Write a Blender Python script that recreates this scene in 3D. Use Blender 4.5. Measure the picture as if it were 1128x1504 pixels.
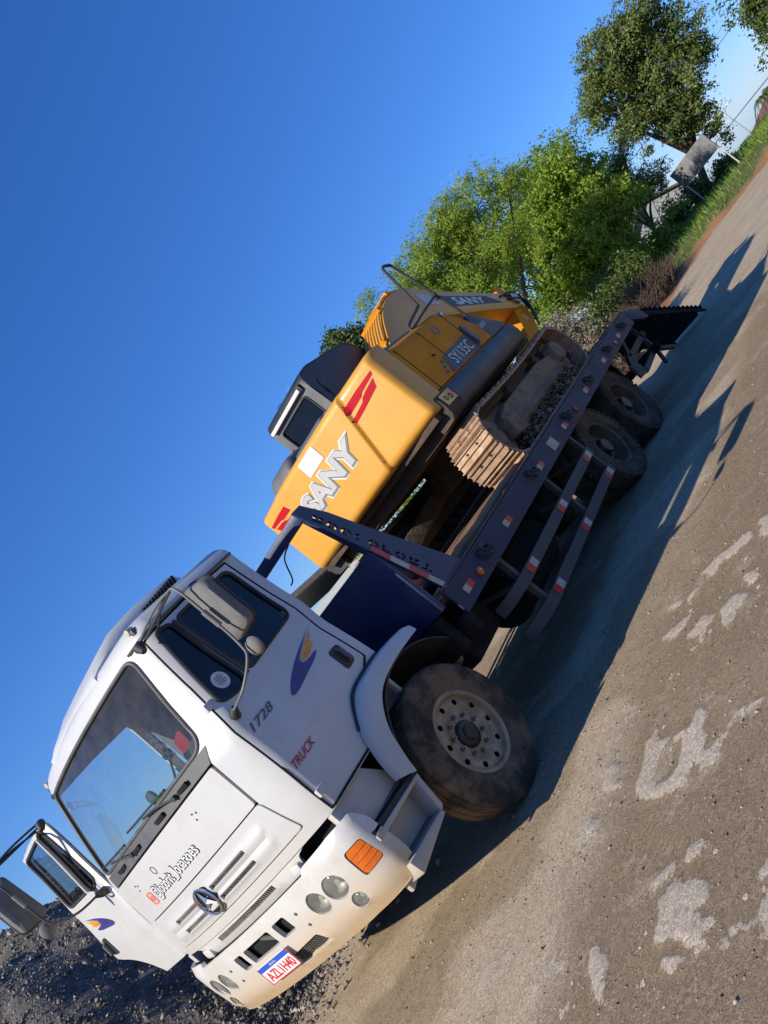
import bpy, bmesh, math, random
import numpy as np
from math import sin, cos, pi, radians, sqrt, atan2
from mathutils import Vector, Matrix, noise as mnoise
from mathutils.geometry import delaunay_2d_cdt

for _o in list(bpy.data.objects):
    bpy.data.objects.remove(_o)
scene = bpy.context.scene
COL = scene.collection
rng = random.Random(7)
nrng = np.random.default_rng(7)

# ------------------------------------------------------------------ camera
cam_d = bpy.data.cameras.new('camera')
cam_o = bpy.data.objects.new('camera', cam_d)
COL.objects.link(cam_o)
CAM = Vector((-2.6326, -5.1693, 1.6298))
_yaw, _pit, _rol = radians(37.0455), radians(2.0307), radians(-52.1422)
_f = Vector((cos(_pit) * cos(_yaw), cos(_pit) * sin(_yaw), sin(_pit)))
_r = Vector((sin(_yaw), -cos(_yaw), 0))
_u = _r.cross(_f)
_r2 = cos(_rol) * _r + sin(_rol) * _u
_u2 = -sin(_rol) * _r + cos(_rol) * _u
M4 = Matrix.Identity(4)
for i in range(3):
    M4[i][0], M4[i][1], M4[i][2], M4[i][3] = _r2[i], _u2[i], -_f[i], CAM[i]
cam_o.matrix_world = M4
cam_d.sensor_fit = 'VERTICAL'
cam_d.sensor_height = 36.0
cam_d.lens = 1273.87 / 1504 * 36.0
cam_d.clip_start = 0.05
cam_d.clip_end = 4000
scene.camera = cam_o

# ------------------------------------------------------------------ sky and sun
SUN = Vector((-1.80, 0.52, 1.0)).normalized()          # towards the sun
elev = math.asin(SUN.z)
world = bpy.data.worlds.new('World')
scene.world = world
world.use_nodes = True
wn, wl = world.node_tree.nodes, world.node_tree.links
bg = wn['Background']
sky = wn.new('ShaderNodeTexSky')
sky.sky_type = 'NISHITA'
sky.sun_disc = False
sky.sun_elevation = elev
sky.sun_rotation = atan2(SUN.x, SUN.y)
sky.altitude = 0
sky.air_density = 1.0
sky.dust_density = 0.0
sky.ozone_density = 7.0
hsv = wn.new('ShaderNodeHueSaturation')
hsv.inputs['Saturation'].default_value = 1.20
gam = wn.new('ShaderNodeGamma'); gam.inputs['Gamma'].default_value = 0.8      # the phone's tone curve, over the whole dome
wl.new(sky.outputs[0], gam.inputs['Color']); wl.new(gam.outputs[0], hsv.inputs['Color'])
gain = wn.new('ShaderNodeMixRGB'); gain.blend_type = 'MULTIPLY'; gain.inputs['Fac'].default_value = 1.0
gain.inputs['Color2'].default_value = (0.97, 1.20, 1.78, 1)
wl.new(hsv.outputs[0], gain.inputs['Color1'])
# thin cirrus wisps, spread over the whole dome
tc = wn.new('ShaderNodeTexCoord')
mp = wn.new('ShaderNodeMapping'); mp.inputs['Scale'].default_value = (2.2, 5.5, 9.0)
mp.inputs['Location'].default_value = (0.35, 0.9, 0.2)
cn = wn.new('ShaderNodeTexNoise'); cn.inputs['Scale'].default_value = 1.6; cn.inputs['Detail'].default_value = 9
cn.inputs['Roughness'].default_value = 0.62; cn.inputs['Distortion'].default_value = 0.6
cr = wn.new('ShaderNodeValToRGB')
cr.color_ramp.elements[0].position = 0.70; cr.color_ramp.elements[0].color = (0, 0, 0, 1)
cr.color_ramp.elements[1].position = 0.86; cr.color_ramp.elements[1].color = (0.4, 0.4, 0.4, 1)
mx = wn.new('ShaderNodeMixRGB'); mx.inputs['Color2'].default_value = (7.5, 8.0, 8.6, 1)
wl.new(tc.outputs['Generated'], mp.inputs['Vector']); wl.new(mp.outputs[0], cn.inputs['Vector'])
wl.new(cn.outputs[0], cr.inputs[0]); wl.new(cr.outputs[0], mx.inputs['Fac'])
wl.new(gain.outputs[0], mx.inputs['Color1']); wl.new(mx.outputs[0], bg.inputs['Color'])
bg.inputs['Strength'].default_value = 0.096

sun_d = bpy.data.lights.new('sun', 'SUN')
sun_d.energy = 4.5
sun_d.angle = radians(0.53)
sun_d.color = (1.0, 0.93, 0.81)
sun_o = bpy.data.objects.new('sun', sun_d)
COL.objects.link(sun_o)
sun_o.rotation_euler = SUN.to_track_quat('Z', 'Y').to_euler()
sun_o.location = (-20, 6, 15)

scene.view_settings.view_transform = 'Standard'
scene.view_settings.look = 'None'
scene.view_settings.exposure = 0.26
scene.view_settings.gamma = 1.0
scene.cycles.max_bounces = 8
scene.cycles.transparent_max_bounces = 12
scene.cycles.caustics_reflective = False
scene.cycles.caustics_refractive = False

# ------------------------------------------------------------------ materials
MATS = {}
def pbr(name, c1, c2=None, rough=0.6, rough2=None, metal=0.0, scale=6.0, detail=6.0, bump=0.0, bscale=None,
        dust=0.0, dustc=(0.36, 0.27, 0.18), dust_scale=3.0, dust_lo=0.45, dust_hi=0.7, zdust=None, coat=0.0, stretch=None, spec=0.5, ramp=(0.35, 0.65)):
    m = bpy.data.materials.new(name); m.use_nodes = True
    n, l = m.node_tree.nodes, m.node_tree.links
    b = n['Principled BSDF']
    g = n.new('ShaderNodeNewGeometry')
    mpn = n.new('ShaderNodeMapping'); l.new(g.outputs['Position'], mpn.inputs['Vector'])
    if stretch: mpn.inputs['Scale'].default_value = stretch
    t = n.new('ShaderNodeTexNoise'); t.inputs['Scale'].default_value = scale; t.inputs['Detail'].default_value = detail
    t.inputs['Roughness'].default_value = 0.6
    l.new(mpn.outputs[0], t.inputs['Vector'])
    r = n.new('ShaderNodeMapRange'); r.inputs['From Min'].default_value = ramp[0]; r.inputs['From Max'].default_value = ramp[1]
    l.new(t.outputs[0], r.inputs['Value'])
    mix = n.new('ShaderNodeMixRGB'); mix.inputs['Color1'].default_value = (*c1, 1); mix.inputs['Color2'].default_value = (*(c2 or c1), 1)
    l.new(r.outputs[0], mix.inputs['Fac'])
    col = mix.outputs[0]
    dfac = None
    if dust > 0 or zdust:
        t2 = n.new('ShaderNodeTexNoise'); t2.inputs['Scale'].default_value = dust_scale; t2.inputs['Detail'].default_value = 9
        t2.inputs['Roughness'].default_value = 0.68
        l.new(mpn.outputs[0], t2.inputs['Vector'])
        r2 = n.new('ShaderNodeMapRange'); r2.inputs['From Min'].default_value = dust_lo; r2.inputs['From Max'].default_value = dust_hi
        r2.inputs['To Max'].default_value = dust
        l.new(t2.outputs[0], r2.inputs['Value'])
        dfac = r2.outputs[0]
        if zdust:
            sp = n.new('ShaderNodeSeparateXYZ'); l.new(g.outputs['Position'], sp.inputs[0])
            ad = n.new('ShaderNodeMath'); ad.operation = 'MULTIPLY_ADD'; ad.inputs[1].default_value = 0.35; 
            l.new(t2.outputs[0], ad.inputs[0]); l.new(sp.outputs['Z'], ad.inputs[2])
            zr = n.new('ShaderNodeMapRange'); zr.inputs['From Min'].default_value = zdust[1]+0.17; zr.inputs['From Max'].default_value = zdust[0]+0.17
            zr.inputs['To Max'].default_value = zdust[2]
            l.new(ad.outputs[0], zr.inputs['Value'])
            mm = n.new('ShaderNodeMath'); mm.operation = 'MAXIMUM'
            l.new(dfac, mm.inputs[0]); l.new(zr.outputs[0], mm.inputs[1]); dfac = mm.outputs[0]
        mix2 = n.new('ShaderNodeMixRGB'); mix2.inputs['Color2'].default_value = (*dustc, 1)
        l.new(dfac, mix2.inputs['Fac']); l.new(col, mix2.inputs['Color1']); col = mix2.outputs[0]
    l.new(col, b.inputs['Base Color'])
    rr = n.new('ShaderNodeMapRange'); rr.inputs['To Min'].default_value = rough; rr.inputs['To Max'].default_value = rough2 if rough2 is not None else min(1, rough + 0.12)
    l.new(t.outputs[0], rr.inputs['Value'])
    if dfac is not None:
        am = n.new('ShaderNodeMath'); am.operation = 'MULTIPLY_ADD'; am.inputs[1].default_value = 0.45; am.use_clamp = True
        l.new(dfac, am.inputs[0]); l.new(rr.outputs[0], am.inputs[2]); l.new(am.outputs[0], b.inputs['Roughness'])
    else:
        l.new(rr.outputs[0], b.inputs['Roughness'])
    b.inputs['Metallic'].default_value = metal
    b.inputs['Specular IOR Level'].default_value = spec
    if coat: b.inputs['Coat Weight'].default_value = coat; b.inputs['Coat Roughness'].default_value = 0.08
    if bump:
        t3 = n.new('ShaderNodeTexNoise'); t3.inputs['Scale'].default_value = bscale or scale * 3; t3.inputs['Detail'].default_value = 8
        l.new(mpn.outputs[0], t3.inputs['Vector'])
        bp = n.new('ShaderNodeBump'); bp.inputs['Strength'].default_value = bump; bp.inputs['Distance'].default_value = 0.02
        l.new(t3.outputs[0], bp.inputs['Height']); l.new(bp.outputs[0], b.inputs['Normal'])
    MATS[name] = m
    return m

def glass(name, tint, rough=0.0, refl=1.0, dustf=0.0):
    m = bpy.data.materials.new(name); m.use_nodes = True
    n, l = m.node_tree.nodes, m.node_tree.links
    n.remove(n['Principled BSDF']); out = n['Material Output']
    tr = n.new('ShaderNodeBsdfTransparent'); tr.inputs['Color'].default_value = (*tint, 1)
    gl = n.new('ShaderNodeBsdfGlossy'); gl.inputs['Roughness'].default_value = rough
    fr = n.new('ShaderNodeFresnel'); fr.inputs['IOR'].default_value = 1.52
    mu = n.new('ShaderNodeMath'); mu.operation = 'MULTIPLY'; mu.inputs[1].default_value = refl
    l.new(fr.outputs[0], mu.inputs[0])
    ms = n.new('ShaderNodeMixShader'); l.new(mu.outputs[0], ms.inputs[0]); l.new(tr.outputs[0], ms.inputs[1]); l.new(gl.outputs[0], ms.inputs[2])
    last = ms.outputs[0]
    if dustf:
        g = n.new('ShaderNodeNewGeometry')
        t = n.new('ShaderNodeTexNoise'); t.inputs['Scale'].default_value = 5; t.inputs['Detail'].default_value = 12; t.inputs['Roughness'].default_value = 0.75
        l.new(g.outputs['Position'], t.inputs['Vector'])
        r = n.new('ShaderNodeMapRange'); r.inputs['From Min'].default_value = 0.4; r.inputs['From Max'].default_value = 0.8; r.inputs['To Min'].default_value = dustf * 0.35; r.inputs['To Max'].default_value = dustf
        l.new(t.outputs[0], r.inputs['Value'])
        d = n.new('ShaderNodeBsdfDiffuse'); d.inputs['Color'].default_value = (0.45, 0.42, 0.36, 1)
        m2 = n.new('ShaderNodeMixShader'); l.new(r.outputs[0], m2.inputs[0]); l.new(last, m2.inputs[1]); l.new(d.outputs[0], m2.inputs[2]); last = m2.outputs[0]
    l.new(last, out.inputs['Surface'])
    MATS[name] = m
    return m

DUST = (0.40, 0.30, 0.19)
pbr('white_paint', (0.585, 0.58, 0.565), (0.535, 0.53, 0.515), rough=0.32, rough2=0.5, scale=2.5, dust=0.34, dustc=(0.44, 0.37, 0.27), dust_scale=7, dust_lo=0.50, dust_hi=0.78, zdust=(0.95, 1.34, 0.38), coat=0.15, bump=0.02, bscale=4)
pbr('white_bumper', (0.64, 0.625, 0.58), (0.57, 0.55, 0.50), rough=0.3, rough2=0.42, scale=3, dust=0.25, dustc=(0.50, 0.345, 0.18), dust_scale=6, zdust=(0.46, 0.82, 1.0), coat=0.2)
pbr('white_step', (0.54, 0.50, 0.44), (0.44, 0.40, 0.34), rough=0.45, scale=5, dust=0.55, dustc=(0.42, 0.34, 0.24), dust_scale=6, zdust=(0.40, 0.95, 0.5))
pbr('grey_trim', (0.075, 0.078, 0.082), (0.10, 0.10, 0.10), rough=0.5, scale=8, dust=0.2)
pbr('black_plastic', (0.018, 0.018, 0.019), (0.03, 0.03, 0.03), rough=0.55, scale=10, dust=0.10)
pbr('black_gap', (0.006, 0.006, 0.006), rough=0.9)
pbr('mirror_shell', (0.15, 0.148, 0.142), (0.19, 0.185, 0.175), rough=0.7, spec=0.2, scale=6, dust=0.15)
pbr('chrome', (0.60, 0.60, 0.60), rough=0.28, rough2=0.4, metal=1.0, scale=12)
pbr('steel', (0.38, 0.36, 0.34), (0.25, 0.22, 0.19), rough=0.4, metal=0.9, scale=12, dust=0.2)
pbr('rubber', (0.042, 0.036, 0.03), (0.065, 0.053, 0.042), rough=0.85, spec=0.2, scale=8, dust=0.62, dustc=(0.27, 0.185, 0.11), dust_scale=4.5, dust_lo=0.44, dust_hi=0.60, bump=0.12, bscale=60)
pbr('rubber_rear', (0.03, 0.027, 0.024), (0.05, 0.042, 0.034), rough=0.9, spec=0.15, scale=8, dust=0.85, dustc=(0.15, 0.115, 0.08), dust_scale=3, dust_lo=0.36, dust_hi=0.58, bump=0.12, bscale=60)
pbr('rim_steel', (0.46, 0.35, 0.23), (0.28, 0.19, 0.11), rough=0.6, metal=0.05, scale=9, dust=0.6, dustc=(0.26, 0.17, 0.095), dust_scale=8, bump=0.15, bscale=50)
pbr('rim_rear_shaded', (0.17, 0.135, 0.10), (0.10, 0.075, 0.055), rough=0.9, spec=0.1, scale=9, dust=0.5, dustc=(0.15, 0.115, 0.08), dust_scale=8)  # rim colour with the shade under the bed darkened into it, plus dust
pbr('hub_grease', (0.012, 0.011, 0.010), (0.035, 0.028, 0.022), rough=0.35, scale=14)
pbr('navy_paint', (0.014, 0.032, 0.11), (0.010, 0.022, 0.075), rough=0.36, scale=4, dust=0.25, dustc=(0.13, 0.11, 0.10), dust_scale=5, bump=0.05, bscale=20)
pbr('bed_paint', (0.024, 0.030, 0.080), (0.034, 0.036, 0.060), rough=0.5, spec=0.3, scale=5, dust=0.45, dustc=(0.11, 0.09, 0.07), dust_scale=5, bump=0.08, bscale=25)
pbr('chassis', (0.010, 0.010, 0.010), (0.020, 0.018, 0.016), rough=0.85, spec=0.15, scale=6, dust=0.3, dustc=(0.06, 0.048, 0.036))
pbr('guard_grey', (0.055, 0.058, 0.06), (0.08, 0.075, 0.07), rough=0.6, scale=6, dust=0.5, dustc=(0.13, 0.11, 0.09))
pbr('plank_wood', (0.30, 0.155, 0.085), (0.19, 0.10, 0.06), rough=0.8, scale=9, stretch=(0.25, 2, 2), dust=0.5, dustc=(0.34, 0.25, 0.18), dust_scale=5, bump=0.5, bscale=14)
pbr('red_refl', (0.55, 0.012, 0.03), (0.45, 0.01, 0.02), rough=0.25, scale=30)
pbr('white_refl', (0.50, 0.49, 0.45), (0.42, 0.40, 0.36), rough=0.3, scale=20, dust=0.3)
pbr('cream_plate', (0.50, 0.46, 0.34), (0.40, 0.36, 0.27), rough=0.5, scale=12)
pbr('orange_lens', (0.75, 0.17, 0.01), (0.62, 0.11, 0.008), rough=0.12, scale=18, coat=0.5, dust=0.1)
pbr('red_lens', (0.45, 0.02, 0.015), rough=0.2)
pbr('lamp_reflector', (0.58, 0.58, 0.53), (0.42, 0.42, 0.38), rough=0.35, metal=0.1, scale=14)
glass('lamp_glass', (0.90, 0.92, 0.88), rough=0.08, refl=0.8, dustf=0.55)
glass('windshield_glass', (0.62, 0.78, 0.80), refl=1.3, dustf=0.14)
glass('side_glass', (0.07, 0.09, 0.095), refl=0.9, dustf=0.02)
glass('door_glass', (0.34, 0.42, 0.45), refl=1.2, dustf=0.03)
pbr('interior', (0.05, 0.05, 0.055), (0.07, 0.07, 0.07), rough=0.8)
pbr('liner', (0.12, 0.12, 0.13), (0.16, 0.16, 0.16), rough=0.9)
pbr('mesh_metal', (0.22, 0.205, 0.17), (0.15, 0.135, 0.11), rough=0.5, metal=0.4, scale=20)
pbr('green_cloth', (0.10, 0.42, 0.18), (0.20, 0.55, 0.28), rough=0.9, scale=20)
pbr('ink_black', (0.02, 0.02, 0.022), rough=0.5)
pbr('ink_grey', (0.11, 0.11, 0.11), rough=0.5)
pbr('ink_white', (0.70, 0.70, 0.69), (0.64, 0.64, 0.62), rough=0.4, scale=8)
pbr('ink_red', (0.50, 0.02, 0.04), (0.4, 0.015, 0.03), rough=0.4)
pbr('decal_red', (0.52, 0.008, 0.025), (0.44, 0.008, 0.02), rough=0.55, spec=0.15)
pbr('decal_blue', (0.035, 0.03, 0.16), (0.06, 0.05, 0.24), rough=0.35, scale=5)
pbr('decal_yellow', (0.85, 0.50, 0.04), (0.80, 0.22, 0.02), rough=0.35, scale=5)
pbr('decal_orange', (0.80, 0.25, 0.02), rough=0.35)
pbr('insta_pink', (0.85, 0.10, 0.22), (0.90, 0.35, 0.06), rough=0.4, scale=8)
pbr('plate_white', (0.80, 0.79, 0.76), (0.72, 0.71, 0.68), rough=0.4, scale=12)
pbr('plate_blue', (0.03, 0.09, 0.50), rough=0.4)
pbr('plate_red', (0.62, 0.02, 0.03), rough=0.45)
# excavator
pbr('yellow_paint', (0.73, 0.36, 0.040), (0.66, 0.315, 0.032), rough=0.40, rough2=0.55, scale=2.5, dust=0.22, dustc=(0.50, 0.31, 0.12), dust_scale=3, coat=0.15)
pbr('yellow_shade_dusty', (0.74, 0.275, 0.006), (0.62, 0.225, 0.006), rough=0.6, spec=0.12, scale=3, dust=0.25, dustc=(0.33, 0.19, 0.085), dust_scale=2.5)  # counterweight paint, colour pushed to orange for the shaded sides, with dust over it
pbr('cw_underside', (0.10, 0.07, 0.05), (0.05, 0.04, 0.03), rough=0.9, scale=7)
pbr('exc_black', (0.016, 0.020, 0.026), (0.028, 0.032, 0.04), rough=0.42, scale=4, dust=0.22, dustc=(0.10, 0.09, 0.08))
pbr('exc_skirt', (0.030, 0.034, 0.042), (0.05, 0.05, 0.05), rough=0.42, scale=4, dust=0.55, dustc=(0.13, 0.10, 0.065), dust_scale=3)
pbr('exc_grey', (0.10, 0.105, 0.11), (0.14, 0.14, 0.14), rough=0.45, scale=5, dust=0.3, dustc=(0.2, 0.18, 0.16))
pbr('exc_decal_dark', (0.030, 0.036, 0.048), (0.045, 0.05, 0.06), rough=0.4, scale=6, dust=0.4, dustc=(0.14, 0.11, 0.08))
pbr('track_pad', (0.46, 0.31, 0.20), (0.30, 0.165, 0.09), rough=0.55, metal=0.25, scale=10, dust=0.5, dustc=(0.56, 0.41, 0.28), dust_scale=9, bump=0.25, bscale=40)
pbr('track_mud', (0.26, 0.195, 0.135), (0.17, 0.125, 0.085), rough=0.95, spec=0.1, scale=7, dust=0.7, dustc=(0.36, 0.275, 0.19), dust_scale=4, bump=0.9, bscale=12)
pbr('track_dark', (0.04, 0.03, 0.023), (0.08, 0.058, 0.042), rough=0.9, scale=9, bump=0.6, bscale=20)
pbr('sany_face', (0.52, 0.51, 0.475), (0.46, 0.45, 0.42), rough=0.4, scale=5)
pbr('sany_side', (0.20, 0.20, 0.19), rough=0.5)
pbr('hose', (0.015, 0.015, 0.015), rough=0.5)
pbr('pale_metal', (0.55, 0.55, 0.53), (0.45, 0.44, 0.42), rough=0.4, scale=8)
# ------------------------------------------------------------------ object helpers
def link(o, parent=None):
    COL.objects.link(o)
    if parent is not None:
        o.parent = parent
        ofs = parent.get('_ofs')
        if ofs is not None:
            o.matrix_parent_inverse = Matrix.Translation(-Vector(ofs))
    return o

def tag(o, label=None, cat=None, group=None, kind=None):
    if label: o['label'] = label
    if cat: o['category'] = cat
    if group: o['group'] = group
    if kind: o['kind'] = kind
    return o

def thing(name, loc, label, cat, group=None):
    o = bpy.data.objects.new(name, None)
    o.empty_display_size = 0.3
    COL.objects.link(o); o.location = loc; o['_ofs'] = [float(c) for c in loc]
    return tag(o, label, cat, group)

class MB:
    """collects shapes (world coordinates) for ONE mesh object"""
    def __init__(s): s.v, s.f = [], []
    def add(s, vs, fs):
        b = len(s.v); s.v += [tuple(q) for q in vs]; s.f += [tuple(i + b for i in q) for q in fs]; return s
    def box(s, c, d, rot=None, taper=None):
        hx, hy, hz = d[0] / 2, d[1] / 2, d[2] / 2
        vs = [Vector((x * hx, y * hy, z * hz)) for z in (-1, 1) for y in (-1, 1) for x in (-1, 1)]
        if taper:
            for q in vs:
                if q.z > 0: q.x *= taper[0]; q.y *= taper[1]
        if rot is not None:
            vs = [rot @ q for q in vs]
        vs = [q + Vector(c) for q in vs]
        return s.add(vs, [(0, 2, 3, 1), (4, 5, 7, 6), (0, 1, 5, 4), (2, 6, 7, 3), (0, 4, 6, 2), (1, 3, 7, 5)])
    def rng(s, a, b):
        return s.box([(a[i] + b[i]) / 2 for i in range(3)], [abs(b[i] - a[i]) for i in range(3)])
    def beam(s, p, q, w, h, up=(0, 0, 1)):
        p, q = Vector(p), Vector(q); d = (q - p); L = d.length; d.normalize()
        u = Vector(up); r = d.cross(u)
        if r.length < 1e-4: r = d.cross(Vector((1, 0, 0)))
        r.normalize(); u = r.cross(d)
        R = Matrix((d, r, u)).transposed()
        return s.box((p + q) / 2, (L, w, h), R)
    def tube(s, pts, r, n=8, closed=False, cap=True):
        pts = [Vector(p) for p in pts]; N = len(pts)
        rr = r if isinstance(r, (list, tuple)) else [r] * N
        rings = []; prev = None
        for i in range(N):
            if closed: t = pts[(i + 1) % N] - pts[i - 1]
            else: t = pts[min(i + 1, N - 1)] - pts[max(i - 1, 0)]
            t.normalize()
            if prev is None:
                a = Vector((0, 0, 1)) if abs(t.z) < 0.9 else Vector((1, 0, 0))
                nrm = t.cross(a).normalized()
            else:
                nrm = (prev - t * prev.dot(t)); nrm = nrm.normalized() if nrm.length > 1e-6 else t.orthogonal().normalized()
            prev = nrm; bn = t.cross(nrm)
            rings.append([pts[i] + rr[i] * (cos(2 * pi * k / n) * nrm + sin(2 * pi * k / n) * bn) for k in range(n)])
        vs = [q for R in rings for q in R]; fs = []
        M = N if closed else N - 1
        for i in range(M):
            a, b = i * n, ((i + 1) % N) * n
            for k in range(n):
                fs.append((a + k, a + (k + 1) % n, b + (k + 1) % n, b + k))
        if cap and not closed:
            fs.append(tuple(range(n - 1, -1, -1))); fs.append(tuple((N - 1) * n + k for k in range(n)))
        return s.add(vs, fs)
    def lathe(s, prof, c, axis='y', n=40, closed=False, sgn=1):
        """prof: (radius, height along axis)"""
        c = Vector(c); vs, fs = [], []
        for (r, h) in prof:
            for k in range(n):
                a = 2 * pi * k / n
                if axis == 'y': q = Vector((r * cos(a), sgn * h, r * sin(a)))
                elif axis == 'x': q = Vector((sgn * h, r * cos(a), r * sin(a)))
                else: q = Vector((r * cos(a), r * sin(a), sgn * h))
                vs.append(c + q)
        P = len(prof)
        for i in range(P if closed else P - 1):
            a, b = i * n, ((i + 1) % P) * n
            for k in range(n):
                fs.append((a + k, a + (k + 1) % n, b + (k + 1) % n, b + k))
        return s.add(vs, fs)
    def prism(s, poly, axis, a, b):
        """poly in the two remaining axes (x,z) / (y,z) / (x,y)"""
        def P(p, h):
            return {'y': (p[0], h, p[1]), 'x': (h, p[0], p[1]), 'z': (p[0], p[1], h)}[axis]
        n = len(poly)
        vs = [P(p, a) for p in poly] + [P(p, b) for p in poly]
        fs = [tuple(range(n)), tuple(range(2 * n - 1, n - 1, -1))] + [(i, n + i, n + (i + 1) % n, (i + 1) % n) for i in range(n)]
        return s.add(vs, fs)
    def obj(s, name, mat, parent=None, bevel=0.0, seg=2, smooth=35, T=None, recalc=True, solid=0.0, uv=False, sub=0):
        return make(name, s.v, s.f, mat, parent, bevel, seg, smooth, T, recalc, solid, sub)

def make(name, vs, fs, mat, parent=None, bevel=0.0, seg=2, smooth=35, T=None, recalc=True, solid=0.0, sub=0):
    if T is not None: vs = [T @ Vector(q) for q in vs]
    me = bpy.data.meshes.new(name)
    me.from_pydata([tuple(q) for q in vs], [], fs)
    bm = bmesh.new(); bm.from_mesh(me)
    if recalc: bmesh.ops.recalc_face_normals(bm, faces=bm.faces[:])
    if bevel:
        es = [e for e in bm.edges if len(e.link_faces) == 2 and e.calc_face_angle(0) > radians(25)]
        bmesh.ops.bevel(bm, geom=es, offset=bevel, segments=seg, profile=0.5, affect='EDGES', clamp_overlap=True)
    bm.to_mesh(me); bm.free()
    if smooth:
        me.polygons.foreach_set('use_smooth', [True] * len(me.polygons))
        me.set_sharp_from_angle(angle=radians(smooth))
    me.materials.append(MATS[mat] if isinstance(mat, str) else mat)
    o = bpy.data.objects.new(name, me)
    link(o, parent)
    if sub:
        md = o.modifiers.new('sub', 'SUBSURF'); md.levels = sub; md.render_levels = sub
    if solid:
        md = o.modifiers.new('solid', 'SOLIDIFY'); md.thickness = abs(solid); md.offset = -1 if solid > 0 else 1
        if smooth:
            es = o.modifiers.new('split', 'EDGE_SPLIT'); es.split_angle = radians(38)
    return o

def copy_tree(o, parent=None, M=None, mat=None):
    c = o.copy(); COL.objects.link(c)
    if parent is not None: c.parent = parent
    if M is not None: c.matrix_world = M @ o.matrix_world
    for ch in o.children: copy_tree(ch, c)
    return c

def inside(poly, x, y):
    r = False; j = len(poly) - 1
    for i in range(len(poly)):
        xi, yi = poly[i]; xj, yj = poly[j]
        if (yi > y) != (yj > y) and x < (xj - xi) * (y - yi) / (yj - yi) + xi: r = not r
        j = i
    return r

def densify(poly, step):
    out = []
    n = len(poly)
    for i in range(n):
        a, b = poly[i], poly[(i + 1) % n]
        L = math.hypot(b[0] - a[0], b[1] - a[1]); k = max(1, int(math.ceil(L / step)))
        out += [(a[0] + (b[0] - a[0]) * t / k, a[1] + (b[1] - a[1]) * t / k) for t in range(k)]
    return out

def rounded(poly, r, seg=4):
    out = []; n = len(poly)
    for i in range(n):
        p0, p, p1 = Vector(poly[i - 1]), Vector(poly[i]), Vector(poly[(i + 1) % n])
        a, b = (p0 - p), (p1 - p); rr = min(r, a.length * 0.45, b.length * 0.45)
        A, B = p + a.normalized() * rr, p + b.normalized() * rr
        for k in range(seg + 1):
            t = k / seg
            q = A * (1 - t) ** 2 + p * 2 * t * (1 - t) + B * t * t
            out.append((q.x, q.y))
    return out

def chaikin(poly, n=2):
    for _ in range(n):
        out = []
        for i in range(len(poly)):
            a, b = poly[i], poly[(i + 1) % len(poly)]
            out += [(0.75 * a[0] + 0.25 * b[0], 0.75 * a[1] + 0.25 * b[1]), (0.25 * a[0] + 0.75 * b[0], 0.25 * a[1] + 0.75 * b[1])]
        poly = out
    return poly

def circle(cx, cy, r, n=20, ry=None):
    return [(cx + r * cos(2 * pi * k / n), cy + (ry or r) * sin(2 * pi * k / n)) for k in range(n)]

def cdt(outline, holes, step):
    loops = [densify(outline, step * 0.45)] + [densify(h, step * 0.45) for h in holes]
    vs, es = [], []
    for lp in loops:
        b = len(vs); vs += [Vector(p) for p in lp]; es += [(b + i, b + (i + 1) % len(lp)) for i in range(len(lp))]
    xs = [p[0] for p in outline]; ys = [p[1] for p in outline]
    m = step * 0.35
    nx, ny = int((max(xs) - min(xs)) / step) + 1, int((max(ys) - min(ys)) / step) + 1
    bpts = [tuple(v) for v in vs]
    for i in range(nx + 1):
        for j in range(ny + 1):
            x, y = min(xs) + i * step, min(ys) + j * step
            if inside(loops[0], x, y) and not any(inside(h, x, y) for h in loops[1:]):
                if all((x - p[0]) ** 2 + (y - p[1]) ** 2 > m * m for p in bpts): vs.append(Vector((x, y)))
    V, E_, F, *_ = delaunay_2d_cdt(vs, es, [], 0, 1e-6)
    tris = []
    for f in F:
        cx = sum(V[i][0] for i in f) / len(f); cy = sum(V[i][1] for i in f) / len(f)
        if inside(loops[0], cx, cy) and not any(inside(h, cx, cy) for h in loops[1:]): tris.append(tuple(f))
    return [(v[0], v[1]) for v in V], tris

def panel(name, outline, holes, fmap, step, mat, parent, flip=True, solid=0.015, T=None, smooth=40, **kw):
    V, F = cdt(outline, holes, step)
    if flip: F = [tuple(reversed(f)) for f in F]
    return make(name, [fmap(a, b) for a, b in V], F, mat, parent, recalc=False, solid=solid, T=T, smooth=smooth, **kw)

def text2d(s, size=1.0, bold=0.0, shear=0.0, align='CENTER', sx=1.0, ext=0.0):
    cu = bpy.data.curves.new('t', 'FONT'); cu.body = s; cu.size = size; cu.offset = bold; cu.shear = shear
    cu.align_x = align; cu.align_y = 'CENTER'; cu.resolution_u = 4
    o = bpy.data.objects.new('t', cu); COL.objects.link(o)
    bpy.context.view_layer.update()
    dg = bpy.context.evaluated_depsgraph_get()
    me = bpy.data.meshes.new_from_object(o.evaluated_get(dg))
    V = [(v.co.x * sx, v.co.y) for v in me.vertices]; F = [tuple(p.vertices) for p in me.polygons]
    bpy.data.objects.remove(o); bpy.data.curves.remove(cu); bpy.data.meshes.remove(me)
    xs = [v[0] for v in V]; ys = [v[1] for v in V]
    cx, cy = (min(xs) + max(xs)) / 2, (min(ys) + max(ys)) / 2
    return [(x - cx, y - cy) for x, y in V], F, max(xs) - min(xs), max(ys) - min(ys)

def textfit(s, w, h, bold=0.0, shear=0.0):
    V, F, W, H = text2d(s, 1.0, bold, shear)
    return [(x * w / W, y * h / H) for x, y in V], F

def lettering(name, s, w, h, fmap, mat, parent, bold=0.0, shear=0.0, T=None):
    V, F = textfit(s, w, h, bold, shear)
    # split so that long triangles can follow a curved surface
    o = make(name, [fmap(a, b) for a, b in V], F, mat, parent, recalc=False, smooth=0, T=T)
    return o

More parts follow.
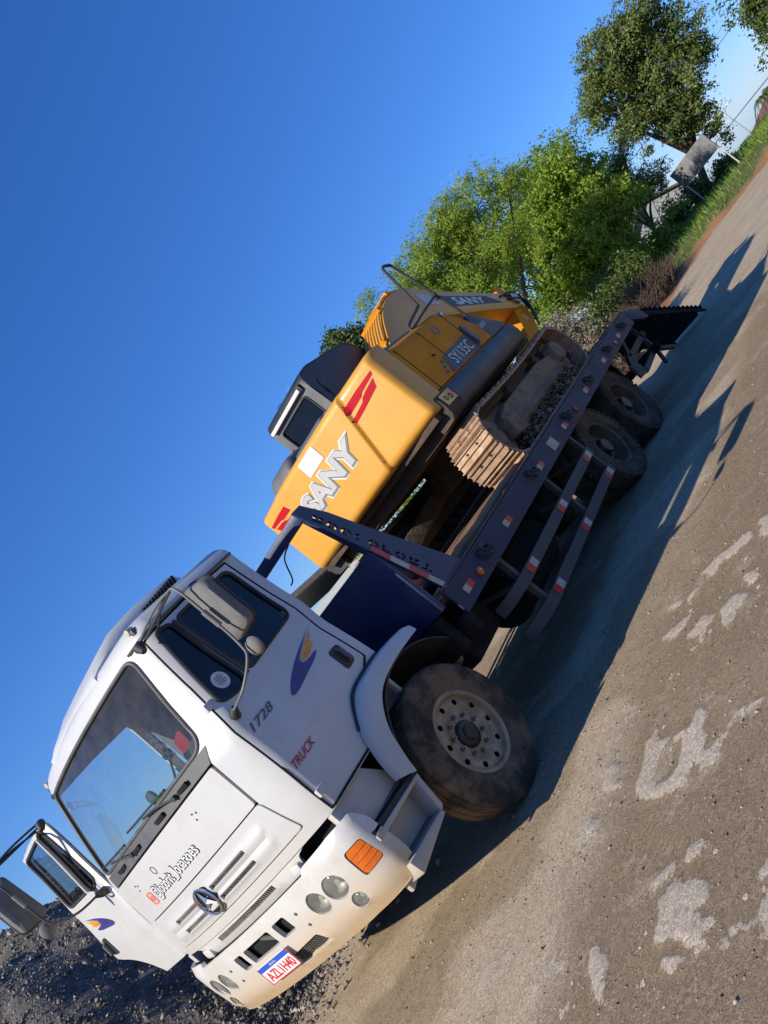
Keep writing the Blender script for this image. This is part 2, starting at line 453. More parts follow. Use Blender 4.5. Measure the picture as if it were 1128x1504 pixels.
def lerp(a, b, t): return a + (b - a) * t
def smooth01(t):
    t = max(0.0, min(1.0, t)); return t * t * (3 - 2 * t)
def pl(x, xs, ys):
    if x <= xs[0]: return ys[0]
    for i in range(len(xs) - 1):
        if x <= xs[i + 1]: return lerp(ys[i], ys[i + 1], (x - xs[i]) / (xs[i + 1] - xs[i]))
    return ys[-1]
def spline(pts, n=8):
    """Catmull-Rom through points"""
    P = [Vector(p) for p in pts]; out = []
    for i in range(len(P) - 1):
        a, b, c, d = P[max(i - 1, 0)], P[i], P[i + 1], P[min(i + 2, len(P) - 1)]
        for k in range(n):
            t = k / n
            out.append(0.5 * ((2 * b) + (c - a) * t + (2 * a - 5 * b + 4 * c - d) * t * t + (3 * b - a - 3 * c + d) * t ** 3))
    out.append(P[-1]); return out
CRUST = [
    [(0.58, -2.34), (0.68, -2.36), (0.82, -2.36), (0.95, -2.32), (0.94, -2.39), (1.05, -2.38), (0.97, -2.42), (0.87, -2.46), (0.82, -2.55), (0.76, -2.56), (0.73, -2.50), (0.65, -2.49), (0.57, -2.49), (0.51, -2.51), (0.47, -2.59), (0.51, -2.66), (0.59, -2.70), (0.69, -2.67), (0.76, -2.59), (0.79, -2.65), (0.76, -2.72), (0.88, -2.75), (0.84, -2.81), (0.64, -2.84), (0.56, -2.87), (0.49, -2.86), (0.45, -2.80), (0.38, -2.78), (0.33, -2.78), (0.36, -2.68), (0.36, -2.63), (0.39, -2.58), (0.42, -2.49), (0.47, -2.43)],
    [(0.46, -2.78), (0.49, -2.81), (0.49, -2.88), (0.49, -2.91), (0.53, -2.98), (0.59, -3.02), (0.63, -3.07), (0.60, -3.19), (0.56, -3.22), (0.56, -3.18), (0.56, -3.09), (0.56, -3.03), (0.49, -3.01), (0.45, -2.96), (0.38, -2.96), (0.36, -2.90), (0.36, -2.85), (0.40, -2.82), (0.41, -2.89), (0.45, -2.83), (0.42, -2.80)],
    [(-0.44, -2.72), (-0.35, -2.72), (-0.25, -2.69), (-0.23, -2.73), (-0.18, -2.81), (-0.24, -2.85), (-0.20, -2.86), (-0.26, -2.96), (-0.31, -2.99), (-0.36, -2.99), (-0.38, -3.02), (-0.39, -2.97), (-0.42, -2.94), (-0.45, -2.98), (-0.46, -3.05), (-0.49, -3.05), (-0.52, -3.01), (-0.55, -3.00), (-0.58, -2.99), (-0.55, -2.92), (-0.48, -2.87), (-0.46, -2.83), (-0.48, -2.78), (-0.48, -2.75)],
    [(-0.16, -2.62), (-0.11, -2.64), (-0.09, -2.71), (-0.08, -2.78), (-0.12, -2.79), (-0.15, -2.75), (-0.18, -2.71), (-0.20, -2.66)],
    [(-0.08, -2.82), (-0.06, -2.86), (-0.03, -2.90), (-0.09, -2.96), (-0.13, -2.96), (-0.13, -2.91), (-0.15, -2.86)],
    [(-0.54, -2.78), (-0.54, -2.84), (-0.58, -2.93), (-0.60, -2.92), (-0.61, -2.88), (-0.62, -2.86), (-0.59, -2.80)],
    [(-0.58, -3.05), (-0.56, -3.05), (-0.60, -3.14), (-0.63, -3.12), (-0.60, -3.06)],
    [(-0.55, -3.12), (-0.55, -3.16), (-0.56, -3.22), (-0.54, -3.25), (-0.50, -3.27), (-0.45, -3.28), (-0.47, -3.35), (-0.59, -3.36), (-0.60, -3.30), (-0.60, -3.25), (-0.59, -3.19), (-0.58, -3.14)],
    [(-0.64, -3.21), (-0.62, -3.23), (-0.62, -3.29), (-0.67, -3.34), (-0.65, -3.25), (-0.65, -3.22)],
    [(-0.39, -3.22), (-0.36, -3.25), (-0.32, -3.27), (-0.39, -3.33), (-0.42, -3.26)],
    [(0.47, -1.95), (0.54, -1.96), (0.58, -2.02), (0.47, -2.14), (0.45, -2.12), (0.46, -2.05), (0.39, -2.03), (0.41, -1.97)],
    [(-0.53, -2.36), (-0.47, -2.36), (-0.38, -2.30), (-0.31, -2.31), (-0.31, -2.36), (-0.39, -2.43), (-0.46, -2.46), (-0.52, -2.45), (-0.61, -2.49), (-0.61, -2.47), (-0.54, -2.43)],
    [(-0.38, -1.94), (-0.33, -1.92), (-0.31, -1.95), (-0.35, -1.98), (-0.40, -1.96)],
    [(0.73, -2.05), (0.85, -2.06), (0.93, -2.02), (0.94, -2.11), (0.87, -2.16), (0.80, -2.13), (0.73, -2.17), (0.71, -2.27), (0.66, -2.30), (0.70, -2.18), (0.71, -2.11)],
    [(-0.65, -2.69), (-0.64, -2.73), (-0.66, -2.75), (-0.66, -2.71)],
    [(-0.67, -2.79), (-0.67, -2.81), (-0.72, -2.83), (-0.72, -2.81)],
    [(-0.53, -2.21), (-0.52, -2.23), (-0.54, -2.26), (-0.56, -2.24)],
    [(2.40, -2.53), (2.37, -2.62), (2.41, -2.70), (2.38, -2.82), (2.39, -2.94), (2.32, -3.02), (2.24, -3.01), (2.21, -2.91), (2.23, -2.83), (2.28, -2.74), (2.18, -2.70), (2.27, -2.63)],
    [(1.66, -2.80), (1.70, -2.85), (1.73, -2.94), (1.59, -3.03), (1.53, -3.03), (1.54, -2.95), (1.47, -2.95), (1.38, -2.92), (1.45, -2.86), (1.54, -2.86)],
    [(1.70, -2.51), (1.72, -2.59), (1.79, -2.64), (1.66, -2.77), (1.59, -2.77), (1.58, -2.71), (1.48, -2.69), (1.60, -2.64)],
    [(1.95, -2.25), (1.97, -2.34), (1.97, -2.45), (1.93, -2.52), (1.85, -2.52), (1.83, -2.45), (1.80, -2.39), (1.88, -2.31)],
    [(2.24, -2.26), (2.32, -2.27), (2.28, -2.37), (2.20, -2.41), (2.20, -2.32)],
    [(2.41, -3.04), (2.41, -3.13), (2.13, -3.24), (2.09, -3.15), (2.15, -3.07), (2.26, -3.09)],
    [(1.85, -2.96), (1.85, -3.02), (1.73, -3.12), (1.70, -3.08), (1.66, -3.04)],
    [(1.50, -2.56), (1.51, -2.59), (1.50, -2.65), (1.46, -2.63)],
    [(2.20, -2.43), (2.23, -2.55), (2.16, -2.54), (2.13, -2.48)],
]
# ================================================================== THE GROUND
def _lattice(seed): return np.random.default_rng(seed).random((256, 256))
_LT = [_lattice(100 + k) for k in range(8)]
def vnoise(x, y, k=0):
    x = np.asarray(x, float); y = np.asarray(y, float)
    xi, yi = np.floor(x).astype(int), np.floor(y).astype(int); fx, fy = x - xi, y - yi
    fx, fy = fx * fx * (3 - 2 * fx), fy * fy * (3 - 2 * fy); L = _LT[k % 8]
    a, b, c, d = L[xi % 256, yi % 256], L[(xi + 1) % 256, yi % 256], L[xi % 256, (yi + 1) % 256], L[(xi + 1) % 256, (yi + 1) % 256]
    return (a * (1 - fx) + b * fx) * (1 - fy) + (c * (1 - fx) + d * fx) * fy
def fbm(x, y, oct=5, k=0, gain=0.5):
    s, a, t = 0, 1.0, 0.0
    for i in range(oct):
        s = s + a * vnoise(np.asarray(x) * 2 ** i + 17.3 * i, np.asarray(y) * 2 ** i + 5.1 * i, k + i); t += a; a *= gain
    return s / t - 0.5
def sst(t):
    t = np.clip(t, 0, 1); return t * t * (3 - 2 * t)
EDGE = [(-40, 9), (6, 5.2), (11, 2.6), (14, 1.3), (18, 0.85), (22, 1.1), (24.4, 0.37), (25, -0.67), (26.5, -1.83), (29, -4), (36, -9), (60, -30), (120, -90)]
def edge_dist(x, y):
    """signed distance to the border of the yard: + on the verge, - on the yard"""
    x = np.asarray(x, float); y = np.asarray(y, float); best = np.full(x.shape, 1e9); sg = np.ones(x.shape)
    for (x0, y0), (x1, y1) in zip(EDGE[:-1], EDGE[1:]):
        dx, dy = x1 - x0, y1 - y0; L2 = dx * dx + dy * dy
        t = np.clip(((x - x0) * dx + (y - y0) * dy) / L2, 0, 1)
        d = np.hypot(x - x0 - t * dx, y - y0 - t * dy); s = np.sign(dx * (y - y0) - dy * (x - x0))
        m = d < best; best = np.where(m, d, best); sg = np.where(m, s, sg)
    return best * sg
def ground_h(x, y):
    x = np.asarray(x, float); y = np.asarray(y, float)
    near = np.exp(-(np.maximum(0, np.hypot(x - 1, y + 1) - 5) / 10) ** 2)
    h = 0.006 * fbm(x * 3, y * 3, 4, 1) + (1 - near) * 0.10 * fbm(x * 0.25, y * 0.25, 4, 2)
    h = h - 0.062 * np.maximum(0, x - 34) * sst((x - 34) / 30)
    d = edge_dist(x, y) + 0.5 * fbm(x * 0.9, y * 0.9, 3, 3)
    h = h + 0.32 * sst(d / 1.6) * sst((x - 10) / 4) + 0.05 * sst(d / 1.5)
    # soft ruts along the parked truck
    h = h - 0.012 * np.exp(-((y + 2.35) / 0.22) ** 2) * sst((x + 1) / 2) + 0.010 * np.exp(-((y + 1.95) / 0.16) ** 2)
    return h

def axis(segs):
    out = []
    for a, b, st in segs:
        n = max(1, int(round((b - a) / st))); out += [a + (b - a) * i / n for i in range(n)]
    out.append(segs[-1][1]); return np.array(out)
gx = axis([(-1500, -300, 200), (-300, -40, 40), (-40, -6, 4), (-6, -1.6, 0.25), (-1.6, 4.6, 0.03), (4.6, 12, 0.12), (12, 46, 0.4), (46, 130, 4), (130, 400, 40), (400, 2000, 200)])
gy = axis([(-1500, -300, 200), (-300, -40, 40), (-40, -8, 2), (-8, -4.2, 0.3), (-4.2, -0.4, 0.03), (-0.4, 4, 0.10), (4, 20, 0.5), (20, 60, 4), (60, 300, 40), (300, 1500, 200)])
GX, GY = np.meshgrid(gx, gy, indexing='ij')
GZ = ground_h(GX, GY)
nx_, ny_ = GX.shape
idx = np.arange(nx_ * ny_).reshape(nx_, ny_)
quads = np.stack([idx[:-1, :-1], idx[1:, :-1], idx[1:, 1:], idx[:-1, 1:]], -1).reshape(-1, 4)
def np_mesh(name, V, Q, mat, smooth=True, attrs=None, parent=None):
    me = bpy.data.meshes.new(name); k = Q.shape[1]
    me.vertices.add(len(V)); me.vertices.foreach_set('co', np.ascontiguousarray(V, dtype=np.float32).ravel())
    me.loops.add(Q.size); me.loops.foreach_set('vertex_index', np.ascontiguousarray(Q, dtype=np.int32).ravel())
    me.polygons.add(len(Q)); me.polygons.foreach_set('loop_start', np.arange(0, Q.size, k, dtype=np.int32))
    if smooth: me.polygons.foreach_set('use_smooth', np.ones(len(Q), dtype=bool))
    for nm, arr in (attrs or {}).items():
        at = me.attributes.new(nm, 'FLOAT', 'POINT'); at.data.foreach_set('value', np.ascontiguousarray(arr, dtype=np.float32).ravel())
    me.update(calc_edges=True); me.validate()
    me.materials.append(MATS[mat] if isinstance(mat, str) else mat)
    o = bpy.data.objects.new(name, me); link(o, parent); return o

ED = edge_dist(GX, GY) + 0.9 * fbm(GX * 0.8, GY * 0.8, 5, 3) + 0.4 * fbm(GX * 4, GY * 4, 3, 4)
grass_m = sst((ED - 0.35) / 0.4)
red_m = sst((ED + 0.30) / 0.4) * (1 - sst((ED - 0.45) / 0.5)) * sst((GX - 9) / 6)
# brown compacted earth in front of the parked truck, pale crushed stone beside it
bl = GY + 1.98 + 0.35 * fbm(GX * 0.7, GY * 0.7, 4, 5) + 0.22 * fbm(GX * 3, GY * 3, 4, 6) + 0.05 * (GX - 1)
brown_m = sst((-bl) / 0.5) * (1 - sst((GX - 6) / 8)) * (0.75 + 0.5 * fbm(GX * 1.3, GY * 1.3, 4, 7))
pale_m = np.clip(0.8 * sst((GX - 8) / 5) * (1 - sst((GX - 40) / 20)) + sst((fbm(GX * 1.6, GY * 1.6, 5, 2) + 0.06) / 0.16) * (1 - 0.75 * brown_m), 0, 1)

def crust_sd():
    """signed distance (m, + inside) to the pale crust outlines, near the truck only"""
    out = np.full(GX.shape, -1.0); m = (GX > -1.5) & (GX < 4.6) & (GY > -4.2) & (GY < -0.4); X, Y = GX[m], GY[m]; best = np.full(X.shape, -1.0)
    for poly in CRUST:
        poly = chaikin(poly, 1); P = np.array(poly); x0, y0 = P.min(0) - 0.25; x1, y1 = P.max(0) + 0.25
        q = (X > x0) & (X < x1) & (Y > y0) & (Y < y1); px, py = X[q], Y[q]; d = np.full(px.shape, 9.0); ins = np.zeros(px.shape, bool)
        for i in range(len(P)):
            ax, ay = P[i - 1]; bx, by = P[i]; dx, dy = bx - ax, by - ay
            t = np.clip(((px - ax) * dx + (py - ay) * dy) / (dx * dx + dy * dy + 1e-12), 0, 1); d = np.minimum(d, np.hypot(px - ax - t * dx, py - ay - t * dy))
            if by != ay: ins ^= ((ay > py) != (by > py)) & (px < (bx - ax) * (py - ay) / (by - ay) + ax)
        best[q] = np.maximum(best[q], np.where(ins, d, -d))
    out[m] = best; return out
CSD = crust_sd()
GZ = GZ + 0.007 * sst((CSD + 0.01) / 0.03)

def ground_mat():
    m = bpy.data.materials.new('yard_earth'); m.use_nodes = True
    n, l = m.node_tree.nodes, m.node_tree.links; b = n['Principled BSDF']
    g = n.new('ShaderNodeNewGeometry')
    def noise(sc, det=8, rough=0.6):
        t = n.new('ShaderNodeTexNoise'); t.inputs['Scale'].default_value = sc; t.inputs['Detail'].default_value = det; t.inputs['Roughness'].default_value = rough
        l.new(g.outputs['Position'], t.inputs['Vector']); return t.outputs[0]
    def attr(nm):
        a = n.new('ShaderNodeAttribute'); a.attribute_name = nm; return a.outputs['Fac']
    def mixc(f, c1, c2):
        q = n.new('ShaderNodeMixRGB')
        for s, c in (('Color1', c1), ('Color2', c2)):
            if isinstance(c, tuple): q.inputs[s].default_value = (*c, 1)
            else: l.new(c, q.inputs[s])
        if isinstance(f, float): q.inputs['Fac'].default_value = f
        else: l.new(f, q.inputs['Fac'])
        return q.outputs[0]
    def rampf(v, a, b_):
        r = n.new('ShaderNodeMapRange'); r.inputs['From Min'].default_value = a; r.inputs['From Max'].default_value = b_; l.new(v, r.inputs['Value']); return r.outputs[0]
    def mul(a, c):
        q = n.new('ShaderNodeMath'); q.operation = 'MULTIPLY'; l.new(a, q.inputs[0])
        if isinstance(c, float): q.inputs[1].default_value = c
        else: l.new(c, q.inputs[1])
        return q.outputs[0]
    fine = noise(150, 6, 0.8); mid = noise(9, 8); big = noise(1.1, 6)
    base = mixc(rampf(mid, 0.35, 0.65), (0.43, 0.325, 0.20), (0.35, 0.26, 0.155))
    base = mixc(mul(attr('pale'), 0.8), base, mixc(rampf(fine, 0.3, 0.7), (0.66, 0.52, 0.345), (0.52, 0.40, 0.255)))
    brown = mixc(rampf(mid, 0.3, 0.7), (0.235, 0.163, 0.09), (0.31, 0.22, 0.125))
    base = mixc(attr('brown'), base, brown)
    # dark pits and pale grit
    vor = n.new('ShaderNodeTexVoronoi'); vor.inputs['Scale'].default_value = 55; l.new(g.outputs['Position'], vor.inputs['Vector'])
    grit = mixc(rampf(vor.outputs['Distance'], 0.0, 0.5), (0.36, 0.29, 0.205), (0.19, 0.14, 0.095))
    base = mixc(mul(rampf(fine, 0.42, 0.72), 0.42), base, grit)
    # pale crust: broken, feathered outline
    n1, n2 = noise(11, 10, 0.7), noise(55, 6, 0.75)
    def lin(a, k, c):
        q = n.new('ShaderNodeMath'); q.operation = 'MULTIPLY_ADD'; l.new(a, q.inputs[0]); q.inputs[1].default_value = k
        if isinstance(c, float): q.inputs[2].default_value = c
        else: l.new(c, q.inputs[2])
        return q.outputs[0]
    edge = lin(n2, 0.065, lin(n1, 0.17, lin(attr('crust'), 1.0, -0.116)))
    cm1 = rampf(edge, -0.001, 0.005)
    mot = rampf(lin(n2, 0.12, noise(4.2, 9, 0.68)), 0.605, 0.63)
    cm2 = mul(mul(mot, attr('pale')), 0.7)
    mxn = n.new('ShaderNodeMath'); mxn.operation = 'MAXIMUM'; l.new(cm1, mxn.inputs[0]); l.new(cm2, mxn.inputs[1])
    crustm = mxn.outputs[0]
    base = mixc(crustm, base, mixc(rampf(n2, 0.35, 0.68), (0.66, 0.55, 0.41), (0.45, 0.36, 0.25)))
    base = mixc(attr('red'), base, mixc(rampf(mid, 0.3, 0.7), (0.46, 0.19, 0.075), (0.36, 0.17, 0.085)))
    base = mixc(attr('grass'), base, mixc(rampf(mid, 0.3, 0.7), (0.07, 0.11, 0.024), (0.13, 0.135, 0.042)))
    base = mixc(mul(rampf(big, 0.35, 0.7), 0.25), base, (0.23, 0.17, 0.11))
    # mineral speckle: every grain its own tone
    for sc_, f_ in ((85, 0.30), (210, 0.30)):
        vv = n.new('ShaderNodeTexVoronoi'); vv.inputs['Scale'].default_value = sc_; l.new(g.outputs['Position'], vv.inputs['Vector'])
        sp = n.new('ShaderNodeSeparateColor'); l.new(vv.outputs['Color'], sp.inputs[0])
        hv = n.new('ShaderNodeHueSaturation'); l.new(base, hv.inputs['Color'])
        rr = n.new('ShaderNodeMapRange'); rr.inputs['To Min'].default_value = 1 - f_; rr.inputs['To Max'].default_value = 1 + f_; l.new(sp.outputs[0], rr.inputs['Value']); l.new(rr.outputs[0], hv.inputs['Value'])
        base = mixc(rampf(mid, 0.35, 0.55), base, hv.outputs[0]) if sc_ < 100 else hv.outputs[0]
    l.new(base, b.inputs['Base Color'])
    b.inputs['Roughness'].default_value = 0.92; b.inputs['Specular IOR Level'].default_value = 0.2
    bp = n.new('ShaderNodeBump'); bp.inputs['Strength'].default_value = 0.55; bp.inputs['Distance'].default_value = 0.004
    v2 = n.new('ShaderNodeTexVoronoi'); v2.inputs['Scale'].default_value = 160; l.new(g.outputs['Position'], v2.inputs['Vector'])
    ad = n.new('ShaderNodeMath'); ad.operation = 'ADD'; l.new(fine, ad.inputs[0]); l.new(mul(v2.outputs['Distance'], 0.6), ad.inputs[1])
    cadd = n.new('ShaderNodeMath'); cadd.operation = 'MULTIPLY_ADD'; cadd.inputs[1].default_value = 0.9; l.new(crustm, cadd.inputs[0]); l.new(ad.outputs[0], cadd.inputs[2])
    l.new(cadd.outputs[0], bp.inputs['Height']); l.new(bp.outputs[0], b.inputs['Normal'])
    MATS['yard_earth'] = m; return m
ground_mat()
ground = np_mesh('ground', np.stack([GX, GY, GZ], -1).reshape(-1, 3), quads, 'yard_earth', attrs={'grass': grass_m, 'red': red_m, 'brown': np.clip(brown_m, 0, 1), 'pale': pale_m, 'crust': np.clip(CSD, -0.5, 0.5)})
tag(ground, 'brown and tan packed earth of the yard', None, None, 'structure')

# pale crusts lying on the brown earth: each its own thin slab
pbr('pale_crust', (0.66, 0.55, 0.41), (0.54, 0.44, 0.315), rough=0.92, scale=16, detail=10, dust=0.5, dustc=(0.36, 0.28, 0.19), dust_scale=30, dust_lo=0.44, dust_hi=0.60, bump=0.35, bscale=140, spec=0.2)
# small broken crumbs of the crust
for k in range(60):
    c = CRUST[rng.randrange(len(CRUST))]; q = c[rng.randrange(len(c))]; r = 0.008 + 0.022 * rng.random() ** 2
    x, y = q[0] + rng.gauss(0, 0.09), q[1] + rng.gauss(0, 0.07)
    pl_ = [(x + r * rng.uniform(0.6, 1.2) * cos(a), y + r * rng.uniform(0.5, 1.0) * sin(a)) for a in [2 * pi * j / 7 for j in range(7)]]
    z = float(ground_h(x, y))
    V = [(a, b, z - 0.004) for a, b in pl_] + [(x + (a - x) * .8, y + (b - y) * .8, z + 0.002) for a, b in pl_]
    make('crust_crumb', V, [(j, (j + 1) % 7, 7 + (j + 1) % 7, 7 + j) for j in range(7)] + [tuple(range(7, 14))], 'pale_crust', ground, smooth=0)

# loose grit and pebbles
def stones(name, P, S, mat, parent=None, seed=3):
    """one mesh of many irregular 8-face stones; P (n,3), S (n,)"""
    r = np.random.default_rng(seed); n = len(P)
    base = np.array([(1, 0, 0), (0, 1, 0), (-1, 0, 0), (0, -1, 0), (0, 0, 1), (0, 0, -1)], float)
    tri = np.array([(0, 1, 4), (1, 2, 4), (2, 3, 4), (3, 0, 4), (1, 0, 5), (2, 1, 5), (3, 2, 5), (0, 3, 5)])
    sc = r.uniform(0.55, 1.25, (n, 6, 1)) * S[:, None, None]
    v = base[None] * sc; v[:, :, 2] *= 0.7
    v = v + r.normal(0, 0.25, v.shape) * S[:, None, None]
    a = r.uniform(0, 2 * pi, n); ca, sa = np.cos(a), np.sin(a)
    x = v[:, :, 0] * ca[:, None] - v[:, :, 1] * sa[:, None]; y = v[:, :, 0] * sa[:, None] + v[:, :, 1] * ca[:, None]
    v = np.stack([x, y, v[:, :, 2]], -1) + P[:, None, :]
    f = tri[None] + 6 * np.arange(n)[:, None, None]
    tone = np.repeat(r.random(n), 6)
    return np_mesh(name, v.reshape(-1, 3), f.reshape(-1, 3), mat, smooth=False, attrs={'tone': tone}, parent=parent)
def toned(name, c1, c2, rough=0.8, spec=0.4, pw=1.0):
    m = bpy.data.materials.new(name); m.use_nodes = True; n, l = m.node_tree.nodes, m.node_tree.links; b = n['Principled BSDF']
    a = n.new('ShaderNodeAttribute'); a.attribute_name = 'tone'
    q = n.new('ShaderNodeMixRGB'); q.inputs['Color1'].default_value = (*c1, 1); q.inputs['Color2'].default_value = (*c2, 1)
    p = n.new('ShaderNodeMath'); p.operation = 'POWER'; p.inputs[1].default_value = pw
    l.new(a.outputs['Fac'], p.inputs[0]); l.new(p.outputs[0], q.inputs['Fac']); l.new(q.outputs[0], b.inputs['Base Color'])
    b.inputs['Roughness'].default_value = rough; b.inputs['Specular IOR Level'].default_value = spec
    MATS[name] = m; return m
toned('pebble', (0.17, 0.125, 0.085), (0.55, 0.46, 0.35), 0.9, pw=1.6)
npb = 14000
px_ = nrng.uniform(-1.2, 6, npb); py_ = nrng.uniform(-4.0, -0.2, npb)
px_[:2500] = nrng.uniform(0.2, 3.4, 2500) ; py_[:2500] = nrng.normal(-1.75, 0.35, 2500)
ps = np.clip(nrng.gamma(1.5, 0.0017, npb), 0.0012, 0.012)
tag(stones('loose_grit', np.stack([px_, py_, ground_h(px_, py_) + ps * 0.3], -1), ps, 'pebble'), 'loose grit and pebbles scattered over the brown yard', 'gravel', None, 'stuff')

# ---- dark gravel heap behind the truck
def heap_h(x, y):
    x = np.asarray(x, float); y = np.asarray(y, float)
    yb = 1.75 + 0.30 * np.maximum(0, x - 0.9) ** 1.5 + 0.25 * np.maximum(0, 0.3 - x) * 0.0
    r = np.clip((y - yb) / 6.2, 0, 1.6)
    h = 3.15 * (1 - (1 - np.minimum(r, 1)) ** 1.55)
    h = h * (1 - sst((x - 1.6) / 5.6)) * (0.92 + 0.25 * sst((1.5 - x) / 6))
    n1 = fbm(x * 0.55, y * 0.55, 5, 1); n2 = fbm(x * 2.2, y * 2.2, 4, 3)
    rid = 0.35 - np.abs(fbm(x * 0.9 + 0.35 * y, y * 0.35, 4, 5)) * 1.6
    amp = sst((y - yb) / 1.6) * (1 - sst((x - 4.5) / 3))
    return np.where(y > yb, h, 0) + amp * (0.75 * n1 + 0.16 * n2 + 0.32 * rid) - 0.05 * (1 - amp) - 0.16 * amp
hx, hy = np.meshgrid(np.arange(-7, 9, 0.07), np.arange(1.5, 14, 0.07), indexing='ij')
hz = heap_h(hx, hy) + 0.05 * sst((heap_h(hx, hy)) / .3) * fbm(hx * 9, hy * 9, 3, 2)
hz = np.where(hz < 0.004, -0.05, hz)
ii = np.arange(hx.size).reshape(hx.shape)
hq = np.stack([ii[:-1, :-1], ii[1:, :-1], ii[1:, 1:], ii[:-1, 1:]], -1).reshape(-1, 4)
pbr('dark_gravel', (0.11, 0.096, 0.078), (0.20, 0.175, 0.14), rough=0.85, scale=9, detail=10, dust=0.35, dustc=(0.20, 0.175, 0.145), dust_scale=22, dust_lo=0.5, dust_hi=0.62, bump=1.0, bscale=38, spec=0.4)
heap = np_mesh('gravel_heap', np.stack([hx, hy, hz], -1).reshape(-1, 3), hq, 'dark_gravel')
tag(heap, 'tall heap of dark grey crushed gravel behind the truck cab', None, None, 'structure')
toned('dark_stone', (0.085, 0.074, 0.061), (0.46, 0.40, 0.32), 0.75, 0.4, pw=2.0)
ns = 150000
sx_ = nrng.uniform(-5, 6, ns); sy_ = 1.6 + 8 * nrng.random(ns) ** 1.3
sz_ = heap_h(sx_, sy_); ok = sz_ > 0.0
sx_, sy_, sz_ = sx_[ok], sy_[ok], sz_[ok]
ss = np.clip(nrng.gamma(1.5, 0.0055, len(sx_)), 0.004, 0.05)
tag(stones('heap_gravel', np.stack([sx_, sy_, sz_ + ss * 0.25], -1), ss, 'dark_stone', None, 5), 'dark crushed stones covering the gravel heap', 'gravel', None, 'stuff')
# stones spilled at the foot of the heap
n3 = 5000
sx3 = nrng.normal(0.8, 0.9, n3); sy3 = nrng.normal(1.9, 0.45, n3); s3 = np.clip(nrng.gamma(1.8, 0.006, n3), 0.004, 0.03)
tag(stones('spilled_gravel', np.stack([sx3, sy3, np.maximum(ground_h(sx3, sy3), heap_h(sx3, sy3)) + s3 * 0.3], -1), s3, 'dark_stone', None, 6), 'dark stones spilled on the tan ground at the foot of the heap', 'gravel', None, 'stuff')
# ================================================================== THE TRUCK (front at x~0, rearwards +x, driver side y<0)
truck = thing('flatbed_truck', (0, 0, 0), 'white cab flatbed truck with navy bed and open passenger door carrying the yellow excavator', 'truck')

def cbase(z): return pl(z, [0.9, 1.2, 1.7, 2.1, 2.5, 2.7], [0.085, 0.08, 0.10, 0.21, 0.335, 0.42])
def cwid(z): return 1.19 - 0.115 * smooth01(max(0, z - 1.25) / 1.35)
def cxe(z): return cbase(z) + 0.10 + 0.13
def cabpt(u, z, off=0.0):
    s = 1 if u >= 0 else -1; a = abs(u); b = cbase(z); w = cwid(z)
    if a <= 0.9:
        x, y = b + 0.10 * (a / 0.9) ** 2, a; nx, ny = -1, 0.22 * a / 0.9
    elif a <= 1.2:
        t = (a - 0.9) / 0.3; p0 = (b + 0.10, 0.9); p1 = (b + 0.10 + 0.22 * (w - 0.02 - 0.9), w - 0.02); p2 = (cxe(z), w)
        x = (1 - t) ** 2 * p0[0] + 2 * t * (1 - t) * p1[0] + t * t * p2[0]
        y = (1 - t) ** 2 * p0[1] + 2 * t * (1 - t) * p1[1] + t * t * p2[1]
        dx = 2 * (1 - t) * (p1[0] - p0[0]) + 2 * t * (p2[0] - p1[0]); dy = 2 * (1 - t) * (p1[1] - p0[1]) + 2 * t * (p2[1] - p1[1])
        nx, ny = -dy, dx
    else:
        x, y = cxe(z) + (a - 1.2), w; nx, ny = 0, 1
    L = math.hypot(nx, ny) or 1
    return Vector((x + off * nx / L, s * (y + off * ny / L), z))
def cabmap(off): return lambda u, z: cabpt(u, z, off)
def U(x, z): return x - cxe(z) + 1.2          # side x -> u
XR = 1.40                                      # back of the cab
AX, AZ = 1.445, 0.512                          # front axle
ZT = 2.50

def door_outline(g=0.0):
    """(u>0, z) outline, g shrinks for the gap"""
    pts = [(1.125 + g, 1.03 + g), (1.12 + g, 1.7), (1.10 + g, 2.05), (1.05 + g, 2.44 - g)]
    pts += [(U(0.9, 2.45 - g), 2.455 - g), (U(1.30 - g, 2.44), 2.445 - g), (U(1.315 - g, 1.9), 1.9), (U(1.315 - g, 1.36), 1.36)]
    R = 0.835 + g
    a0, a1 = atan2(1.30 - AZ, 1.24 - AX), atan2(1.03 + g - AZ, -sqrt(max(0, R * R - (1.03 + g - AZ) ** 2)))
    for k in range(9):
        a = lerp(a0, a1, k / 8); x, z = AX + R * cos(a), AZ + R * sin(a)
        pts.append((U(x, z), z))
    return pts

WS = rounded([(-0.93, 1.805), (0.93, 1.805), (0.895, 2.455), (-0.895, 2.455)], 0.09, 6)
def scale_poly(p, k, c=None):
    cx = sum(a for a, b in p) / len(p); cz = sum(b for a, b in p) / len(p)
    return [(a + (k if a > cx else -k) * min(1, abs(a - cx) / 0.05), b + (k if b > cz else -k) * min(1, abs(b - cz) / 0.05)) for a, b in p]

